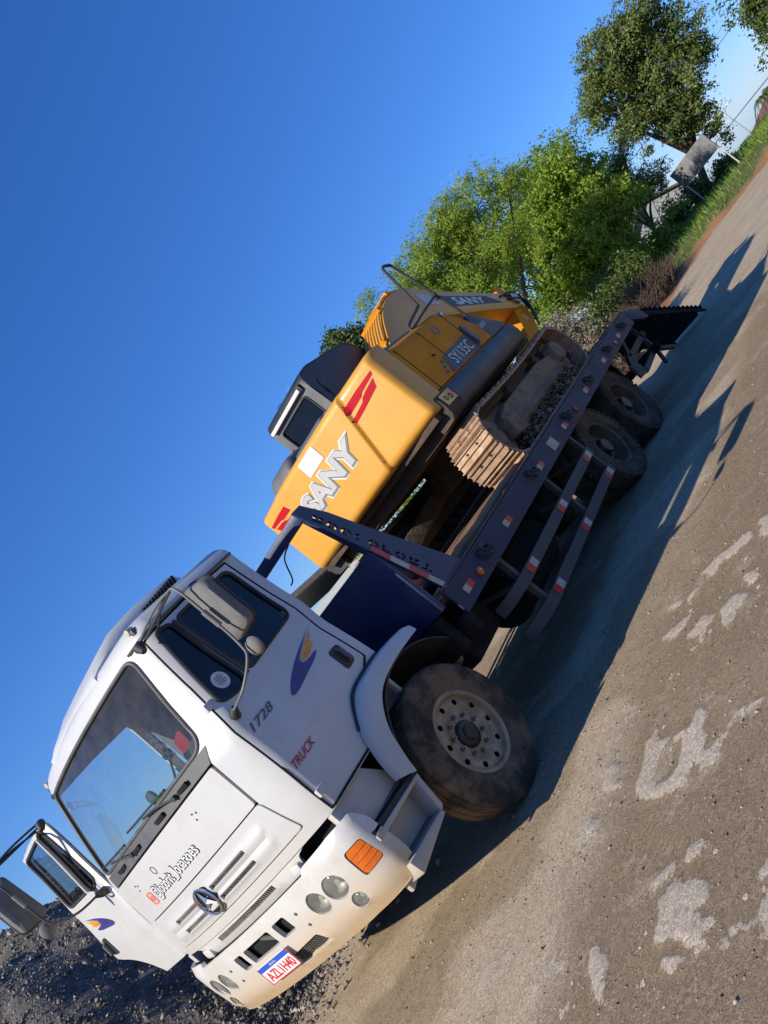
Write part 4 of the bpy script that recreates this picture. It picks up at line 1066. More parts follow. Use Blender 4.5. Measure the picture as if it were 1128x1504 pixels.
# ---- front mudguards and steps
def fender(s):
    O = spline([Vector((p[0], 0, p[1])) for p in ((0.665, 0.80), (0.70, 0.95), (0.79, 1.13), (0.97, 1.275), (1.18, 1.305), (1.42, 1.305), (1.66, 1.275), (1.74, 1.245))], 5)
    I = spline([Vector((p[0], 0, p[1])) for p in ((0.775, 0.735), (0.825, 0.86), (0.91, 1.01), (1.05, 1.125), (1.20, 1.175), (1.42, 1.19), (1.64, 1.185), (1.735, 1.18))], 5)
    secs = [(0.0, 1.196), (0.03, 1.225), (0.12, 1.243), (0.5, 1.254), (0.86, 1.262), (0.97, 1.262), (1.0, 1.250), (1.0, 1.10)]
    V, F = [], []; m = len(secs)
    for o, i in zip(O, I):
        for f, y in secs:
            p = o.lerp(i, f); V.append((p.x, s * y, p.z))
    for i in range(len(O) - 1):
        for j in range(m - 1): F.append((i * m + j, i * m + j + 1, (i + 1) * m + j + 1, (i + 1) * m + j))
    F.append(tuple((len(O) - 1) * m + j for j in range(m)))
    return make('front_mudguard', V, F, 'white_paint', truck, smooth=42)
for s in (-1, 1):
    fd = fender(s)
    MB().tube(spline([(0.79, s * 1.2, 1.135), (0.97, s * 1.203, 1.285), (1.18, s * 1.203, 1.315), (1.38, s * 1.203, 1.315)], 5), 0.011, 6).obj('mudguard_seal', 'black_plastic', fd)
    # sill + steps
    sb = MB().prism([(0.25, 0.79), (0.80, 0.79), (0.62, 1.02), (0.25, 1.02)], 'y', s * 1.15, s * 1.10).obj('step_panel', 'white_step', truck, bevel=0.01)
    MB().prism([(0.25, 0.40), (0.76, 0.49), (0.79, 0.785), (0.25, 0.785)], 'y', s * 1.09, s * 1.05).obj('step_back', 'white_step', sb, bevel=0.01)
    MB().prism([(0.275, 0.79), (0.775, 0.755), (0.775, 0.725), (0.275, 0.76)], 'y', s * 1.215, s * 1.06).obj('step_tread', 'black_plastic', sb, bevel=0.006)
    MB().prism([(0.27, 0.757), (0.79, 0.722), (0.79, 0.70), (0.27, 0.72)], 'y', s * 1.225, s * 1.05).obj('step_shelf', 'white_step', sb, bevel=0.006)
    MB().prism([(0.26, 0.535), (0.68, 0.505), (0.70, 0.47), (0.27, 0.43)], 'y', s * 1.235, s * 1.06).obj('lower_step', 'white_step', sb, bevel=0.014)
    MB().prism([(0.29, 0.545), (0.665, 0.518), (0.665, 0.505), (0.29, 0.53)], 'y', s * 1.215, s * 1.09).obj('lower_step_tread', 'grey_trim', sb, bevel=0.004)
    MB().prism([(0.68, 0.48), (0.735, 0.50), (0.79, 0.71), (0.745, 0.72)], 'y', s * 1.225, s * 1.06).obj('step_cheek', 'white_step', sb, bevel=0.012)

# ---- wheels
def tyre_profile(R, w, grooves=True, rim=0.292):
    h = w / 2
    p = [(rim, -h * 0.80), (rim + 0.02, -h * 0.90), (rim + 0.06, -h * 0.985), (rim + 0.085, -h), (rim + 0.088, -h * 1.025), (rim + 0.098, -h * 1.025), (rim + 0.101, -h * 1.0), (rim + 0.145, -h * 0.99), (rim + 0.147, -h * 1.01), (rim + 0.153, -h * 1.01), (rim + 0.155, -h * 0.985), (R - 0.045, -h * 0.955), (R - 0.022, -h * 0.90), (R - 0.006, -h * 0.80)]
    xs = [-0.72, -0.70, -0.66, -0.64, -0.28, -0.26, -0.22, -0.20, 0.20, 0.22, 0.26, 0.28, 0.64, 0.66, 0.70, 0.72]
    dz = [0, 1, 1, 0, 0, 1, 1, 0, 0, 1, 1, 0, 0, 1, 1, 0]
    p += [(R - (0.014 if d and grooves else 0) + 0.004 * (1 - x * x), h * x) for x, d in zip(xs, dz)]
    p += [(a, -b) for a, b in reversed(p[:15])]
    return p
def polar_disc(outline_r, holes, hfun, c, sgn, step):
    V, F = cdt(circle(0, 0, outline_r, 48), holes, step)
    return [Vector((c[0] + a, c[1] + sgn * hfun(math.hypot(a, b)), c[2] + b)) for a, b in V], F
def make_wheel(c, outer, R=0.512, w=0.28, rear=False, mat='rubber'):
    """c: centre of the tyre, outer = -1 / +1 side the face looks to; sgn*h is outward"""
    sg = outer
    out = w / 2
    rimp = [(0.262, out * 0.55), (0.27, out * 0.80), (0.290, out * 0.86), (0.297, out * 0.84), (0.296, out * 0.78)]
    if rear:
        hf = lambda r: -0.055 + 0.02 * smooth01((0.17 - r) / 0.04)
        rimp = [(0.262, hf(0.262)), (0.264, 0.02), (0.268, out * 0.75)] + rimp[2:]
    else:
        hf = lambda r: pl(r, [0.0, 0.165, 0.185, 0.21, 0.245, 0.262], [0.062, 0.062, 0.070, 0.088, 0.085, out * 0.55])
    V, F = polar_disc(0.262, [circle(0.225 * cos(a), 0.225 * sin(a), 0.021, 12) for a in [2 * pi * (k + .5) / 10 for k in range(10)]] , hf, c, sg, 0.03)
    mb = MB().add(V, F).lathe(rimp, c, 'y', 48, sgn=sg)
    rim = mb.obj('wheel', 'rim_rear_shaded' if rear else 'rim_steel', truck, smooth=45)
    MB().lathe(tyre_profile(R, w), c, 'y', 64, closed=True, sgn=sg).obj('tyre', mat, rim, smooth=40)
    MB().lathe([(0.262, hf(0.2) - 0.03), (0.001, hf(0.2) - 0.03)], c, 'y', 32, sgn=sg).obj('brake_drum', 'black_gap', rim)
    hh = 0.062 if not rear else -0.035
    MB().lathe([(0.098, hh), (0.094, hh + 0.02), (0.085, hh + 0.028), (0.055, hh + 0.030), (0.05, hh + 0.042), (0.001, hh + 0.045)] if not rear else
               [(0.105, hh), (0.10, hh + 0.08), (0.085, hh + 0.10), (0.001, hh + 0.10)], c, 'y', 28, sgn=sg).obj('hub', 'hub_grease', rim, smooth=40)
    for k in range(10):
        a = 2 * pi * k / 10 + 0.1; q = Vector((c[0] + 0.138 * cos(a), c[1] + sg * hh, c[2] + 0.138 * sin(a)))
        MB().tube([q, q + Vector((0, sg * 0.024, 0))], 0.0165, 6).tube([q + Vector((0, sg * 0.024, 0)), q + Vector((0, sg * 0.042, 0))], 0.009, 8).obj('wheel_nut', 'steel', rim, smooth=30)
    return rim
for s in (-1, 1):
    make_wheel((AX - 0.02, s * 1.03, AZ), s)
def lugs(c, outer, R, w, parent):
    mb = MB()
    for k in range(44):
        for sd in (-1, 1):
            a = 2 * pi * (k + (0.5 if sd > 0 else 0)) / 44
            rad = Vector((cos(a), 0, sin(a))); tan = Vector((-sin(a), 0, cos(a)))
            p = Vector(c) + rad * (R - 0.012) + Vector((0, sd * w * 0.33, 0))
            Rm = Matrix((tan, Vector((0, 1, 0)), rad)).transposed()
            mb.box(p, (0.042, w * 0.34, 0.03), Rm)
    return tag(mb.obj('tread_lugs', 'rubber_rear', parent, smooth=0), kind='stuff')
X2, X3 = 6.24, 7.54
for x in (X2, X3):
    for s in (-1, 1):
        R = 0.495
        w_ = make_wheel((x, s * 1.02, R), s, R=R, w=0.25, rear=True, mat='rubber_rear')
        lugs((x, s * 1.02, R), s, R, 0.25, w_)
        MB().lathe(tyre_profile(R, 0.25), (x, s * 0.71, R), 'y', 40, closed=True, sgn=s).obj('inner_tyre', 'rubber_rear', w_, smooth=40)
    MB().tube([(x, -0.95, 0.495), (x, 0.95, 0.495)], 0.075, 12).lathe([(0.001, -0.2), (0.17, -0.14), (0.21, 0), (0.17, 0.14), (0.001, 0.2)], (x, 0, 0.5), 'x', 20).obj('rear_axle', 'chassis', truck)
MB().beam((AX, -0.95, 0.47), (AX, 0.95, 0.47), 0.1, 0.12).obj('front_axle', 'chassis', truck, bevel=0.02)

# ---- dark wheel-arch liners and crossbeam behind the cab
for s in (-1, 1):
    V, F = [], []
    for i in range(21):
        a = lerp(radians(168), radians(40), i / 20)
        for y in (1.20, 0.62): V.append((AX + 0.675 * cos(a), s * y, AZ + 0.675 * sin(a)))
    for i in range(20): F.append((2 * i, 2 * i + 1, 2 * i + 3, 2 * i + 2))
    make('wheel_arch_liner', V, F, 'black_plastic', truck, solid=0.012, smooth=50)
    MB().rng((AX - 0.62, s * 0.60, 0.66), (2.16, s * 0.57, 1.22)).obj('inner_arch_panel', 'chassis', truck)
MB().rng((1.95, -1.22, 0.80), (2.05, 1.22, 1.085)).obj('front_crossbeam', 'chassis', truck, bevel=0.01)
# ---- chassis
for s in (-1, 1):
    MB().rng((0.35, s * 0.39, 0.70), (9.6, s * 0.46, 0.945)).obj('chassis_rail', 'chassis', truck)
    mb = MB()
    for k in range(7): mb.tube(spline([(0.75, s * 0.5, 0.74 - k * 0.012), (AX, s * 0.5, 0.60 - k * 0.012), (2.15, s * 0.5, 0.72 - k * 0.012)], 6), 0.012, 4)
    mb.obj('front_leaf_spring', 'chassis', truck)
    mb = MB()
    for k in range(8):
        for x0 in (X2, X3): mb.tube(spline([(x0 - 0.6, s * 0.52, 0.72 - k * 0.012), (x0, s * 0.52, 0.64 - k * 0.012), (x0 + 0.6, s * 0.52, 0.72 - k * 0.012)], 5), 0.013, 4)
    mb.obj('rear_leaf_spring', 'chassis', truck)
for x in (2.6, 3.7, 4.8, 5.6, 6.9, 8.3, 9.4):
    MB().rng((x - 0.05, -0.39, 0.74), (x + 0.05, 0.39, 0.92)).obj('crossmember', 'chassis', truck)
MB().tube([(2.0, 0, 0.62), (5.9, 0, 0.56)], 0.06, 12).obj('drive_shaft', 'chassis', truck)
MB().rng((0.9, -0.36, 0.55), (2.0, 0.36, 1.0)).obj('engine_block', 'chassis', truck, bevel=0.04)
MB().tube([(3.15, -0.80, 0.66), (4.15, -0.80, 0.66)], 0.27, 20).obj('fuel_tank', 'chassis', truck, bevel=0.03)
MB().tube([(4.45, -0.78, 0.70), (5.15, -0.78, 0.70)], 0.14, 16).obj('air_tank', 'chassis', truck, bevel=0.03)
MB().tube([(4.45, 0.78, 0.72), (5.15, 0.78, 0.72)], 0.14, 16).obj('air_tank', 'chassis', truck, bevel=0.03)
MB().rng((2.2, -1.0, 0.62), (2.75, -0.52, 0.93)).obj('battery_box', 'chassis', truck, bevel=0.03)
MB().tube([(2.16, -0.86, 0.79), (2.30, -0.86, 0.79)], 0.075, 14).obj('air_dryer', 'rim_steel', truck, bevel=0.01)
MB().rng((1.9, 0.5, 0.55), (2.9, 1.0, 0.92)).obj('tool_box', 'chassis', truck, bevel=0.03)
MB().tube([(1.55, 0.62, 1.1), (1.55, 0.62, 1.98)], 0.10, 16).obj('air_intake', 'black_plastic', truck, bevel=0.03)
MB().tube([(1.52, -0.55, 1.95), (1.75, -0.55, 1.95)], 0.05, 14).obj('intake_cap', 'black_plastic', truck, bevel=0.02)
for s in (-1,):
    MB().tube(spline([(1.5, -0.3, 1.2), (1.75, -0.35, 0.95), (2.05, -0.3, 1.15)], 8), 0.018, 8).obj('air_hose', 'hose', truck)

# ---- headache rack and bulkhead
bh = MB().rng((2.06, -1.27, 1.09), (2.11, 1.27, 1.765)).obj('bulkhead', 'navy_paint', truck, bevel=0.008)
for k in range(5):
    MB().rng((2.11, -1.2 + k * 0.6 - 0.03, 1.10), (2.15, -1.2 + k * 0.6 + 0.03, 1.74)).obj('bulkhead_rib', 'navy_paint', bh)
rack = MB().beam((1.93, -1.255, 2.29), (1.93, 1.255, 2.29), 0.07, 0.09).obj('rack_top_bar', 'navy_paint', truck, bevel=0.01)
for s in (-1, 1):
    gus = [(1.862, 2.335), (1.975, 2.338), (2.11, 2.16), (2.26, 1.87), (2.66, 1.158), (2.255, 1.158), (2.06, 1.755), (1.905, 2.19)]
    # slot cut-outs that run down the plate
    hol = []
    A, B = Vector((1.955, 2.225)), Vector((2.335, 1.31)); d = (B - A); L = d.length; d.normalize(); nv = Vector((d.y, -d.x))
    nl = 9
    for k in range(nl):
        c0 = A + d * (L * (k + 0.5) / nl); hw, hh = L / nl * 0.40, 0.036
        def q(a, b): p = c0 + d * (a * hw) + nv * (b * hh); return (p.x, p.y)
        ch = 'SPOCOFORT'[k]
        def half(sg): return [q(sg * 0.14, -0.95), q(sg * 0.6, -0.85), q(sg * 0.95, -0.35), q(sg * 0.95, 0.35), q(sg * 0.6, 0.85), q(sg * 0.14, 0.95), q(sg * 0.14, 0.45), q(sg * 0.42, 0.35), q(sg * 0.5, 0), q(sg * 0.42, -0.35), q(sg * 0.14, -0.45)]
        if ch in 'OCP':
            hol.append(half(-1))
            if ch != 'C': hol.append(half(1))
        elif ch in 'SR':
            hol += [[q(-0.9, 0.3), q(0.9, 0.3), q(0.9, 0.9), q(-0.9, 0.9)], [q(-0.9, -0.9), q(-0.2, -0.9), q(-0.2, 0.05), q(-0.9, 0.05)], [q(0.15, -0.9), q(0.9, -0.9), q(0.9, -0.35), q(0.15, -0.1)]]
        elif ch == 'F':
            hol += [[q(-0.9, -0.95), q(-0.4, -0.95), q(-0.4, 0.1), q(0.5, 0.1), q(0.5, 0.4), q(-0.4, 0.4), q(-0.4, 0.6), q(0.9, 0.6), q(0.9, 0.95), q(-0.9, 0.95)]]
        else:
            hol += [[q(-0.95, 0.5), q(-0.25, 0.5), q(-0.25, -0.95), q(0.25, -0.95), q(0.25, 0.5), q(0.95, 0.5), q(0.95, 0.95), q(-0.95, 0.95)]]
    y = s * 1.283
    g = panel('rack_side_plate', gus, hol, lambda a, b: Vector((a, y, b)), 0.09, 'navy_paint', truck, flip=(s > 0), solid=0.02, smooth=0)
    MB().beam((1.92, s * 1.25, 2.29), (2.08, s * 1.25, 1.76), 0.05, 0.05, up=(1, 0, 0)).obj('rack_post', 'navy_paint', truck, bevel=0.006)
    # red and white reflective strip on the front flange
    for k, mt in enumerate(('red_refl', 'white_refl', 'red_refl', 'white_refl')):
        t0, t1 = 0.0 + k * 0.25, 0.248 + k * 0.25
        a = Vector((2.062, 1.755)).lerp(Vector((2.255, 1.158)), t0); b = Vector((2.062, 1.755)).lerp(Vector((2.255, 1.158)), t1)
        dd = (b - a).normalized(); n2 = Vector((-dd.y, dd.x)) * (1)
        o1 = [(a.x, s * 1.2865, a.y), (b.x, s * 1.2865, b.y), (b.x + n2.x * 0.052, s * 1.2865, b.y + n2.y * 0.052), (a.x + n2.x * 0.052, s * 1.2865, a.y + n2.y * 0.052)]
        make('reflective_strip', o1, [(0, 1, 2, 3)], mt, g, smooth=0, solid=0.002)
MB().tube(spline([(1.90, -1.0, 2.24), (1.86, -0.9, 2.20), (1.88, -0.78, 2.08), (1.9, -0.70, 2.06)], 6), 0.006, 5).obj('loose_wire', 'hose', truck)

# ---- flat bed
BX0, BX1 = 2.18, 9.42
for s in (-1, 1):
    prof = [(s * 1.30, 0.935), (s * 1.30, 1.168), (s * 1.262, 1.172), (s * 1.262, 1.155), (s * 1.28, 1.15), (s * 1.28, 0.955), (s * 1.20, 0.95), (s * 1.20, 0.935)]
    r_ = MB().prism(prof, 'x', BX0, BX1).obj('bed_side_rail', 'bed_paint', truck)
    r_.data.set_sharp_from_angle(angle=radians(20))
    MB().prism([(9.42, 0.995), (9.42, 1.171), (10.0, 0.985), (10.02, 0.80), (9.85, 0.835)], 'y', s * 1.302, s * 1.25).obj('tail_rail', 'bed_paint', r_, bevel=0.006)
    MB().rng((BX0, s * 1.255, 1.174), (BX1 - 0.02, s * 1.296, 1.19)).obj('rail_edge_strip', 'guard_grey', r_, bevel=0.003)
    for x in (2.87, 4.30, 5.70, 6.80, 7.92, 8.92):
        h = MB().tube([(x - 0.05, s * 1.308, 1.12), (x - 0.05, s * 1.345, 1.115), (x - 0.03, s * 1.355, 1.07), (x + 0.03, s * 1.355, 1.05), (x + 0.05, s * 1.345, 1.08), (x + 0.05, s * 1.308, 1.09)], 0.011, 6).obj('rope_hook', 'black_plastic', r_)
        MB().rng((x - 0.085, s * 1.301, 1.075), (x + 0.085, s * 1.312, 1.14)).obj('hook_plate', 'black_plastic', h, bevel=0.004)
        MB().tube(spline([(x - 0.09, s * 1.32, 1.10), (x - 0.02, s * 1.345, 1.03), (x + 0.08, s * 1.335, 1.02), (x + 0.1, s * 1.32, 1.08)], 4), 0.012, 6).obj('hook_lever', 'black_plastic', h)
    for x in (2.42, 3.43, 4.53, 5.52, 6.56, 7.6, 8.6):
        MB().rng((x, s * 1.301, 1.005), (x + 0.075, s * 1.304, 1.065)).obj('red_reflector', 'red_refl', r_)
        MB().rng((x - 0.078, s * 1.301, 1.005), (x - 0.001, s * 1.304, 1.065)).obj('white_reflector', 'cream_plate', r_)
    MB().rng((4.94, s * 1.301, 0.985), (5.12, s * 1.304, 1.10)).obj('cream_rail_plate', 'cream_plate', r_)
    for x, mt in ((2.64, 'orange_lens'), (5.97, 'red_lens'), (8.3, 'orange_lens')):
        MB().lathe([(0.036, 0.0), (0.034, 0.014), (0.02, 0.022), (0.001, 0.024)], (x, s * 1.301, 1.02), 'y', 20, sgn=s).obj('side_marker_lamp', mt, r_, smooth=50)
    MB().rng((2.112, s * 1.0, 0.80), (2.2, s * 1.299, 0.945)).obj('bed_front_bracket', 'chassis', truck, bevel=0.006)
for k in range(15):
    x = 2.35 + k * 0.5
    MB().rng((x - 0.03, -1.20, 0.95), (x + 0.03, 1.20, 1.085)).obj('bed_bearer', 'chassis', truck)
deckp = MB().rng((BX0, -1.262, 1.088), (BX1, 1.262, 1.10)).obj('bed_floor_plate', 'chassis', truck)
NP = 12
for k in range(NP):
    y0 = -1.245 + k * 2.49 / NP; h = 1.150 + rng.uniform(-0.006, 0.006)
    segs = [BX0 + 0.02, rng.uniform(4.4, 6.6), BX1 - 0.01]
    for a, b in zip(segs[:-1], segs[1:]):
        V = []; F = []; N = max(4, int((b - a) / 0.25))
        ph = rng.random() * 50
        for i in range(N + 1):
            x = lerp(a + 0.006, b - 0.006, i / N)
            w0 = 0.010 * mnoise.noise(Vector((x * 2.5, ph, 0))); w1 = 0.010 * mnoise.noise(Vector((x * 2.5, ph + 9, 0))); hz = 0.007 * mnoise.noise(Vector((x * 1.7, ph + 4, 0)))
            ya, yb = y0 + 0.006 + w0, y0 + 2.49 / NP - 0.006 + w1
            V += [(x, ya, 1.102), (x, ya, h + hz - 0.006), (x, ya + 0.008, h + hz), (x, yb - 0.008, h + hz), (x, yb, h + hz - 0.006), (x, yb, 1.102)]
        for i in range(N):
            for j in range(5): F.append((i * 6 + j, i * 6 + j + 1, (i + 1) * 6 + j + 1, (i + 1) * 6 + j))
        F += [tuple(range(6)), tuple(N * 6 + j for j in range(5, -1, -1))]
        make('plank', V, F, 'plank_wood', deckp, smooth=0)
# rounded edge timber in front of the track, tyre scrap at the front of the bed
for (a, b, y, r) in ((2.75, 4.55, -1.10, 0.045), (3.0, 4.4, -0.98, 0.032)):
    pts = [(lerp(a, b, t / 8), y + 0.012 * sin(t * 2.1), 1.185 + r * 0.4 + 0.008 * sin(t * 1.3)) for t in range(9)]
    MB().tube(pts, [r * (0.9 + 0.15 * sin(t * 1.9)) for t in range(9)], 8).obj('edge_timber', 'plank_wood', truck, smooth=30)
MB().tube(spline([(2.62, -1.15, 1.2), (2.68, -1.0, 1.24), (2.66, -0.82, 1.22)], 5), 0.06, 10).obj('rubber_stop', 'black_plastic', truck, smooth=50)

# ---- side guards
for s in (-1, 1):
    for zc, nm in ((0.675, 'upper'), (0.40, 'lower')):
        pts = [(2.74, s * 1.02, zc - 0.01), (2.79, s * 1.13, zc - 0.005), (2.90, s * 1.215, zc), (3.08, s * 1.248, zc)]
        V, F = [], []
        path = spline(pts, 5) + [Vector((5.52, s * 1.25, zc + 0.005))]
        for i, p in enumerate(path):
            t = (path[min(i + 1, len(path) - 1)] - path[max(i - 1, 0)]).normalized(); nv = Vector((-t.y, t.x, 0)) * 0.016
            V += [p - nv + Vector((0, 0, -0.05)), p - nv + Vector((0, 0, 0.05)), p + nv + Vector((0, 0, 0.05)), p + nv + Vector((0, 0, -0.05))]
        for i in range(len(path) - 1):
            for j in range(4): F.append((4 * i + j, 4 * i + (j + 1) % 4, 4 * i + 4 + (j + 1) % 4, 4 * i + 4 + j))
        F += [(0, 1, 2, 3), tuple(len(V) - 1 - j for j in range(4))]
        gd = make('side_guard_rail', V, F, 'guard_grey', truck, smooth=25)
        for x in (3.10, 4.15, 5.25):
            z = zc
            for k, mt in ((0, 'red_refl'), (1, 'white_refl')):
                MB().rng((x + k * 0.098, s * 1.267, z - 0.038), (x + k * 0.098 + 0.094, s * 1.2705, z + 0.038)).obj('guard_reflector', mt, gd)
    for x in (3.05, 4.55, 5.55):
        MB().beam((x, s * 1.19, 0.95), (x, s * 1.19, 0.37), 0.05, 0.05, up=(1, 0, 0)).obj('guard_post', 'guard_grey', truck)
        MB().beam((x, s * 1.19, 0.66), (x - 0.02, s * 0.5, 0.86), 0.04, 0.04).obj('guard_brace', 'guard_grey', truck)

# ---- beaver tail, ramps, under-run frame
for k in range(9):
    x = 9.46 + k * 0.07
    z = 1.155 - (x - 9.42) * 0.32
    MB().box((x, 0, z), (0.06, 2.48, 0.03), Matrix.Rotation(0.31, 3, 'Y')).obj('tail_plate', 'bed_paint', truck)
for s in (-1, 1):
    p0, p1 = Vector((9.98, s * 0.9, 0.93)), Vector((12.08, s * 0.9, 0.045))
    for yy in (1.27, 0.56):
        f = MB().prism([(9.95, 0.975), (12.10, 0.065), (12.10, 0.01), (9.95, 0.865)], 'y', s * yy, s * (yy + 0.022)).obj('ramp_side_beam', 'chassis', truck)
    for k in range(14):
        t = (k + 0.5) / 14; c = p0.lerp(p1, t)
        MB().box(c + Vector((0, s * 0.015, 0.062)), (0.045, 0.80, 0.05), Matrix.Rotation(0.40, 3, 'Y')).obj('ramp_cleat', 'chassis', f)
    for t in (0.12, 0.35, 0.6, 0.85):
        c = p0.lerp(p1, t); MB().box(c + Vector((0, 0, -0.1 + 0.07 * t)), (0.06, 0.7, 0.08)).obj('ramp_crossbar', 'chassis', f)
    # support legs and braces
    for q, w, h in ((((10.2, 0.70), (9.0, 0.69)), 0.05, 0.09), (((9.0, 0.70), (8.74, 0.55)), 0.05, 0.1), (((8.72, 0.54), (9.04, 0.50)), 0.03, 0.22),
                    (((9.04, 0.42), (9.97, 0.44)), 0.05, 0.08), (((10.0, 0.95), (9.98, 0.40)), 0.05, 0.07), (((9.97, 0.42), (10.55, 0.19)), 0.05, 0.06), (((9.40, 0.95), (9.05, 0.70)), 0.05, 0.07), (((9.98, 0.42), (9.80, 0.20)), 0.05, 0.05)):
        MB().beam((q[0][0], s * 1.0, q[0][1]), (q[1][0], s * 1.0, q[1][1]), w, h).obj('ramp_support', 'guard_grey', truck)
bar = MB().rng((9.72, -1.15, 0.40), (9.78, 1.15, 0.52)).obj('under_run_bar', 'chassis', truck)
for s in (-1, 1):
    MB().rng((9.70, s * 0.42, 0.5), (9.76, s * 0.50, 0.95)).obj('bar_bracket', 'chassis', bar)
# ================================================================== THE EXCAVATOR (counterweight towards the truck cab, boom to the rear)
BZ = 1.165
exc = thing('excavator', (6.2, 0, BZ), 'yellow tracked excavator chained on the navy truck bed', 'excavator')
exc['label'] = 'yellow tracked excavator standing on the navy truck bed'

# ---- counterweight
CZ0, CZ1 = 2.085, 2.945
def cwx(y, z):
    a = abs(y)
    x = 4.10 + 0.15 * (a / 1.2) ** 2.2
    # side wings step back across a slanted line
    line = lerp(0.50, 0.70, (z - 2.15) / 0.68)
    x += 0.042 * smooth01((a - line) / 0.018)
    # rounded top and bottom
    x += 0.07 * max(0, (z - (CZ1 - 0.06)) / 0.06) ** 2.2 + 0.07 * max(0, ((CZ0 + 0.055) - z) / 0.055) ** 2.0
    # rounded vertical corners
    x += 0.07 * max(0, (a - 1.16) / 0.06) ** 2.2
    return x
N, Mz = 190, 22
zs = [CZ0 + 0.0, CZ0 + 0.012, CZ0 + 0.03, CZ0 + 0.055, CZ0 + 0.09] + [lerp(CZ0 + 0.11, CZ1 - 0.11, k / 44) for k in range(45)] + [CZ1 - 0.09, CZ1 - 0.055, CZ1 - 0.03, CZ1 - 0.012, CZ1]
V, F = [], []
def cwcol(i, z):
    # walk along the plan: side (back to front), face, side
    if i == 0: return (4.62, -1.22, z)
    if i == N: return (4.62, 1.22, z)
    y = lerp(-1.22, 1.22, (i - 1) / (N - 2))
    return (cwx(y, z), y, z)
for z in zs:
    for i in range(N + 1): V.append(cwcol(i, z))
W1 = N + 1
for j in range(len(zs) - 1):
    for i in range(N): F.append((j * W1 + i, j * W1 + i + 1, (j + 1) * W1 + i + 1, (j + 1) * W1 + i))
F.append(tuple(range(W1))); F.append(tuple((len(zs) - 1) * W1 + i for i in range(N, -1, -1)))
cwt = make('counterweight', V, F, 'yellow_paint', exc, smooth=40)
cm = lambda off: (lambda a, b: Vector((cwx(a, b) - off, a, b)))
MB().rng((4.30, -1.15, CZ0 - 0.06), (4.7, 1.15, CZ0 - 0.002)).obj('counterweight_base', 'cw_underside', cwt)
# red marks with their yellow notch
for s in (-1, 1):
    f1 = [(0.70, 2.80), (0.90, 2.805), (1.145, 2.80), (1.13, 2.765), (0.93, 2.745), (0.90, 2.728), (0.665, 2.715)]
    f2 = [(1.105, 2.742), (1.06, 2.665), (0.80, 2.632), (0.66, 2.622), (0.655, 2.668), (0.86, 2.69), (0.90, 2.715), (0.96, 2.728)]
    for f_ in (f1, f2):
        f_ = [(s * a, b + 0.012) for a, b in f_]
        panel('red_mark', f_, [], cm(0.003), 0.05, 'decal_red', cwt, solid=0)
# paper sheet and big lettering
panel('white_notice', [(-0.165, 2.712), (0.135, 2.712), (0.125, 2.885), (-0.172, 2.885)], [], cm(0.006), 0.03, 'ink_white', cwt, solid=0)
tw, th, tcy, tcz = 1.04, 0.225, 0.0, 2.548
def cwtext(dy, dz, off): return lambda a, b: Vector((cwx(tcy - a + dy, tcz + b + dz) - off, tcy - a + dy, tcz + b + dz))
lettering('brand_lettering_edge', 'SANY', tw + 0.075, th + 0.055, cwtext(0, 0, 0.004), 'ink_white', cwt, bold=0.10, shear=0.12)
lettering('brand_lettering_shadow', 'SANY', tw + 0.045, th + 0.03, cwtext(-0.004, -0.003, 0.006), 'sany_side', cwt, bold=0.075, shear=0.12)
lettering('brand_lettering', 'SANY', tw, th, cwtext(0.006, 0.006, 0.009), 'sany_face', cwt, bold=0.042, shear=0.12)

# ---- engine body
body_prof = [(-1.215, 2.20), (-1.215, 2.74), (-1.20, 2.81), (-1.15, 2.86), (-1.06, 2.885), (1.06, 2.885), (1.15, 2.86), (1.20, 2.80), (1.20, 2.20)]
hood = MB().prism(body_prof, 'x', 4.625, 5.98).obj('engine_body', 'yellow_shade_dusty', exc, smooth=60)
# front edge slopes down
V = []
for x, k in ((5.985, 0.0), (6.10, 0.05), (6.25, 0.16), (6.36, 0.29)):
    V.append([(x, y, z if z < 2.5 else z - k) for y, z in [(-1.212, 2.20), (-1.212, 2.73), (-1.19, 2.81), (-1.14, 2.855), (-1.05, 2.88), (-0.42, 2.88), (-0.42, 2.20)]])
vs = [p for r in V for p in r]; F = []
for i in range(3):
    for j in range(7): F.append((i * 7 + j, i * 7 + (j + 1) % 7, (i + 1) * 7 + (j + 1) % 7, (i + 1) * 7 + j))
F += [tuple(range(7)), tuple(21 + j for j in range(6, -1, -1))]
make('tool_compartment', vs, F, 'yellow_shade_dusty', exc, smooth=40)
def side(a, b, off=0.0): return Vector((a, -1.2155 - off, b))
for x in (4.72, 5.32, 5.975):
    MB().beam(side(x, 2.21), side(x, 2.80), 0.006, 0.010, up=(1, 0, 0)).obj('door_seam', 'black_gap', hood)
MB().beam(side(4.63, 2.215), side(6.36, 2.215), 0.006, 0.012).obj('door_seam', 'black_gap', hood)
MB().rng((5.13, -1.222, 2.50), (5.20, -1.214, 2.56)).obj('side_latch', 'yellow_shade_dusty', hood, bevel=0.003)
MB().beam((5.115, -1.224, 2.505), (5.165, -1.224, 2.495), 0.006, 0.018).obj('latch_slot', 'black_gap', hood)
panel('model_panel', [(5.12, 2.235), (6.02, 2.225), (6.10, 2.36), (6.06, 2.46), (5.24, 2.435)], [], lambda a, b: side(a, b, 0.003), 0.3, 'exc_decal_dark', hood, flip=False, solid=0)
lettering('model_lettering', 'SY135C', 0.56, 0.135, lambda a, b: side(5.60 + a, 2.338 + b, 0.005), 'ink_white', hood, bold=0.0)
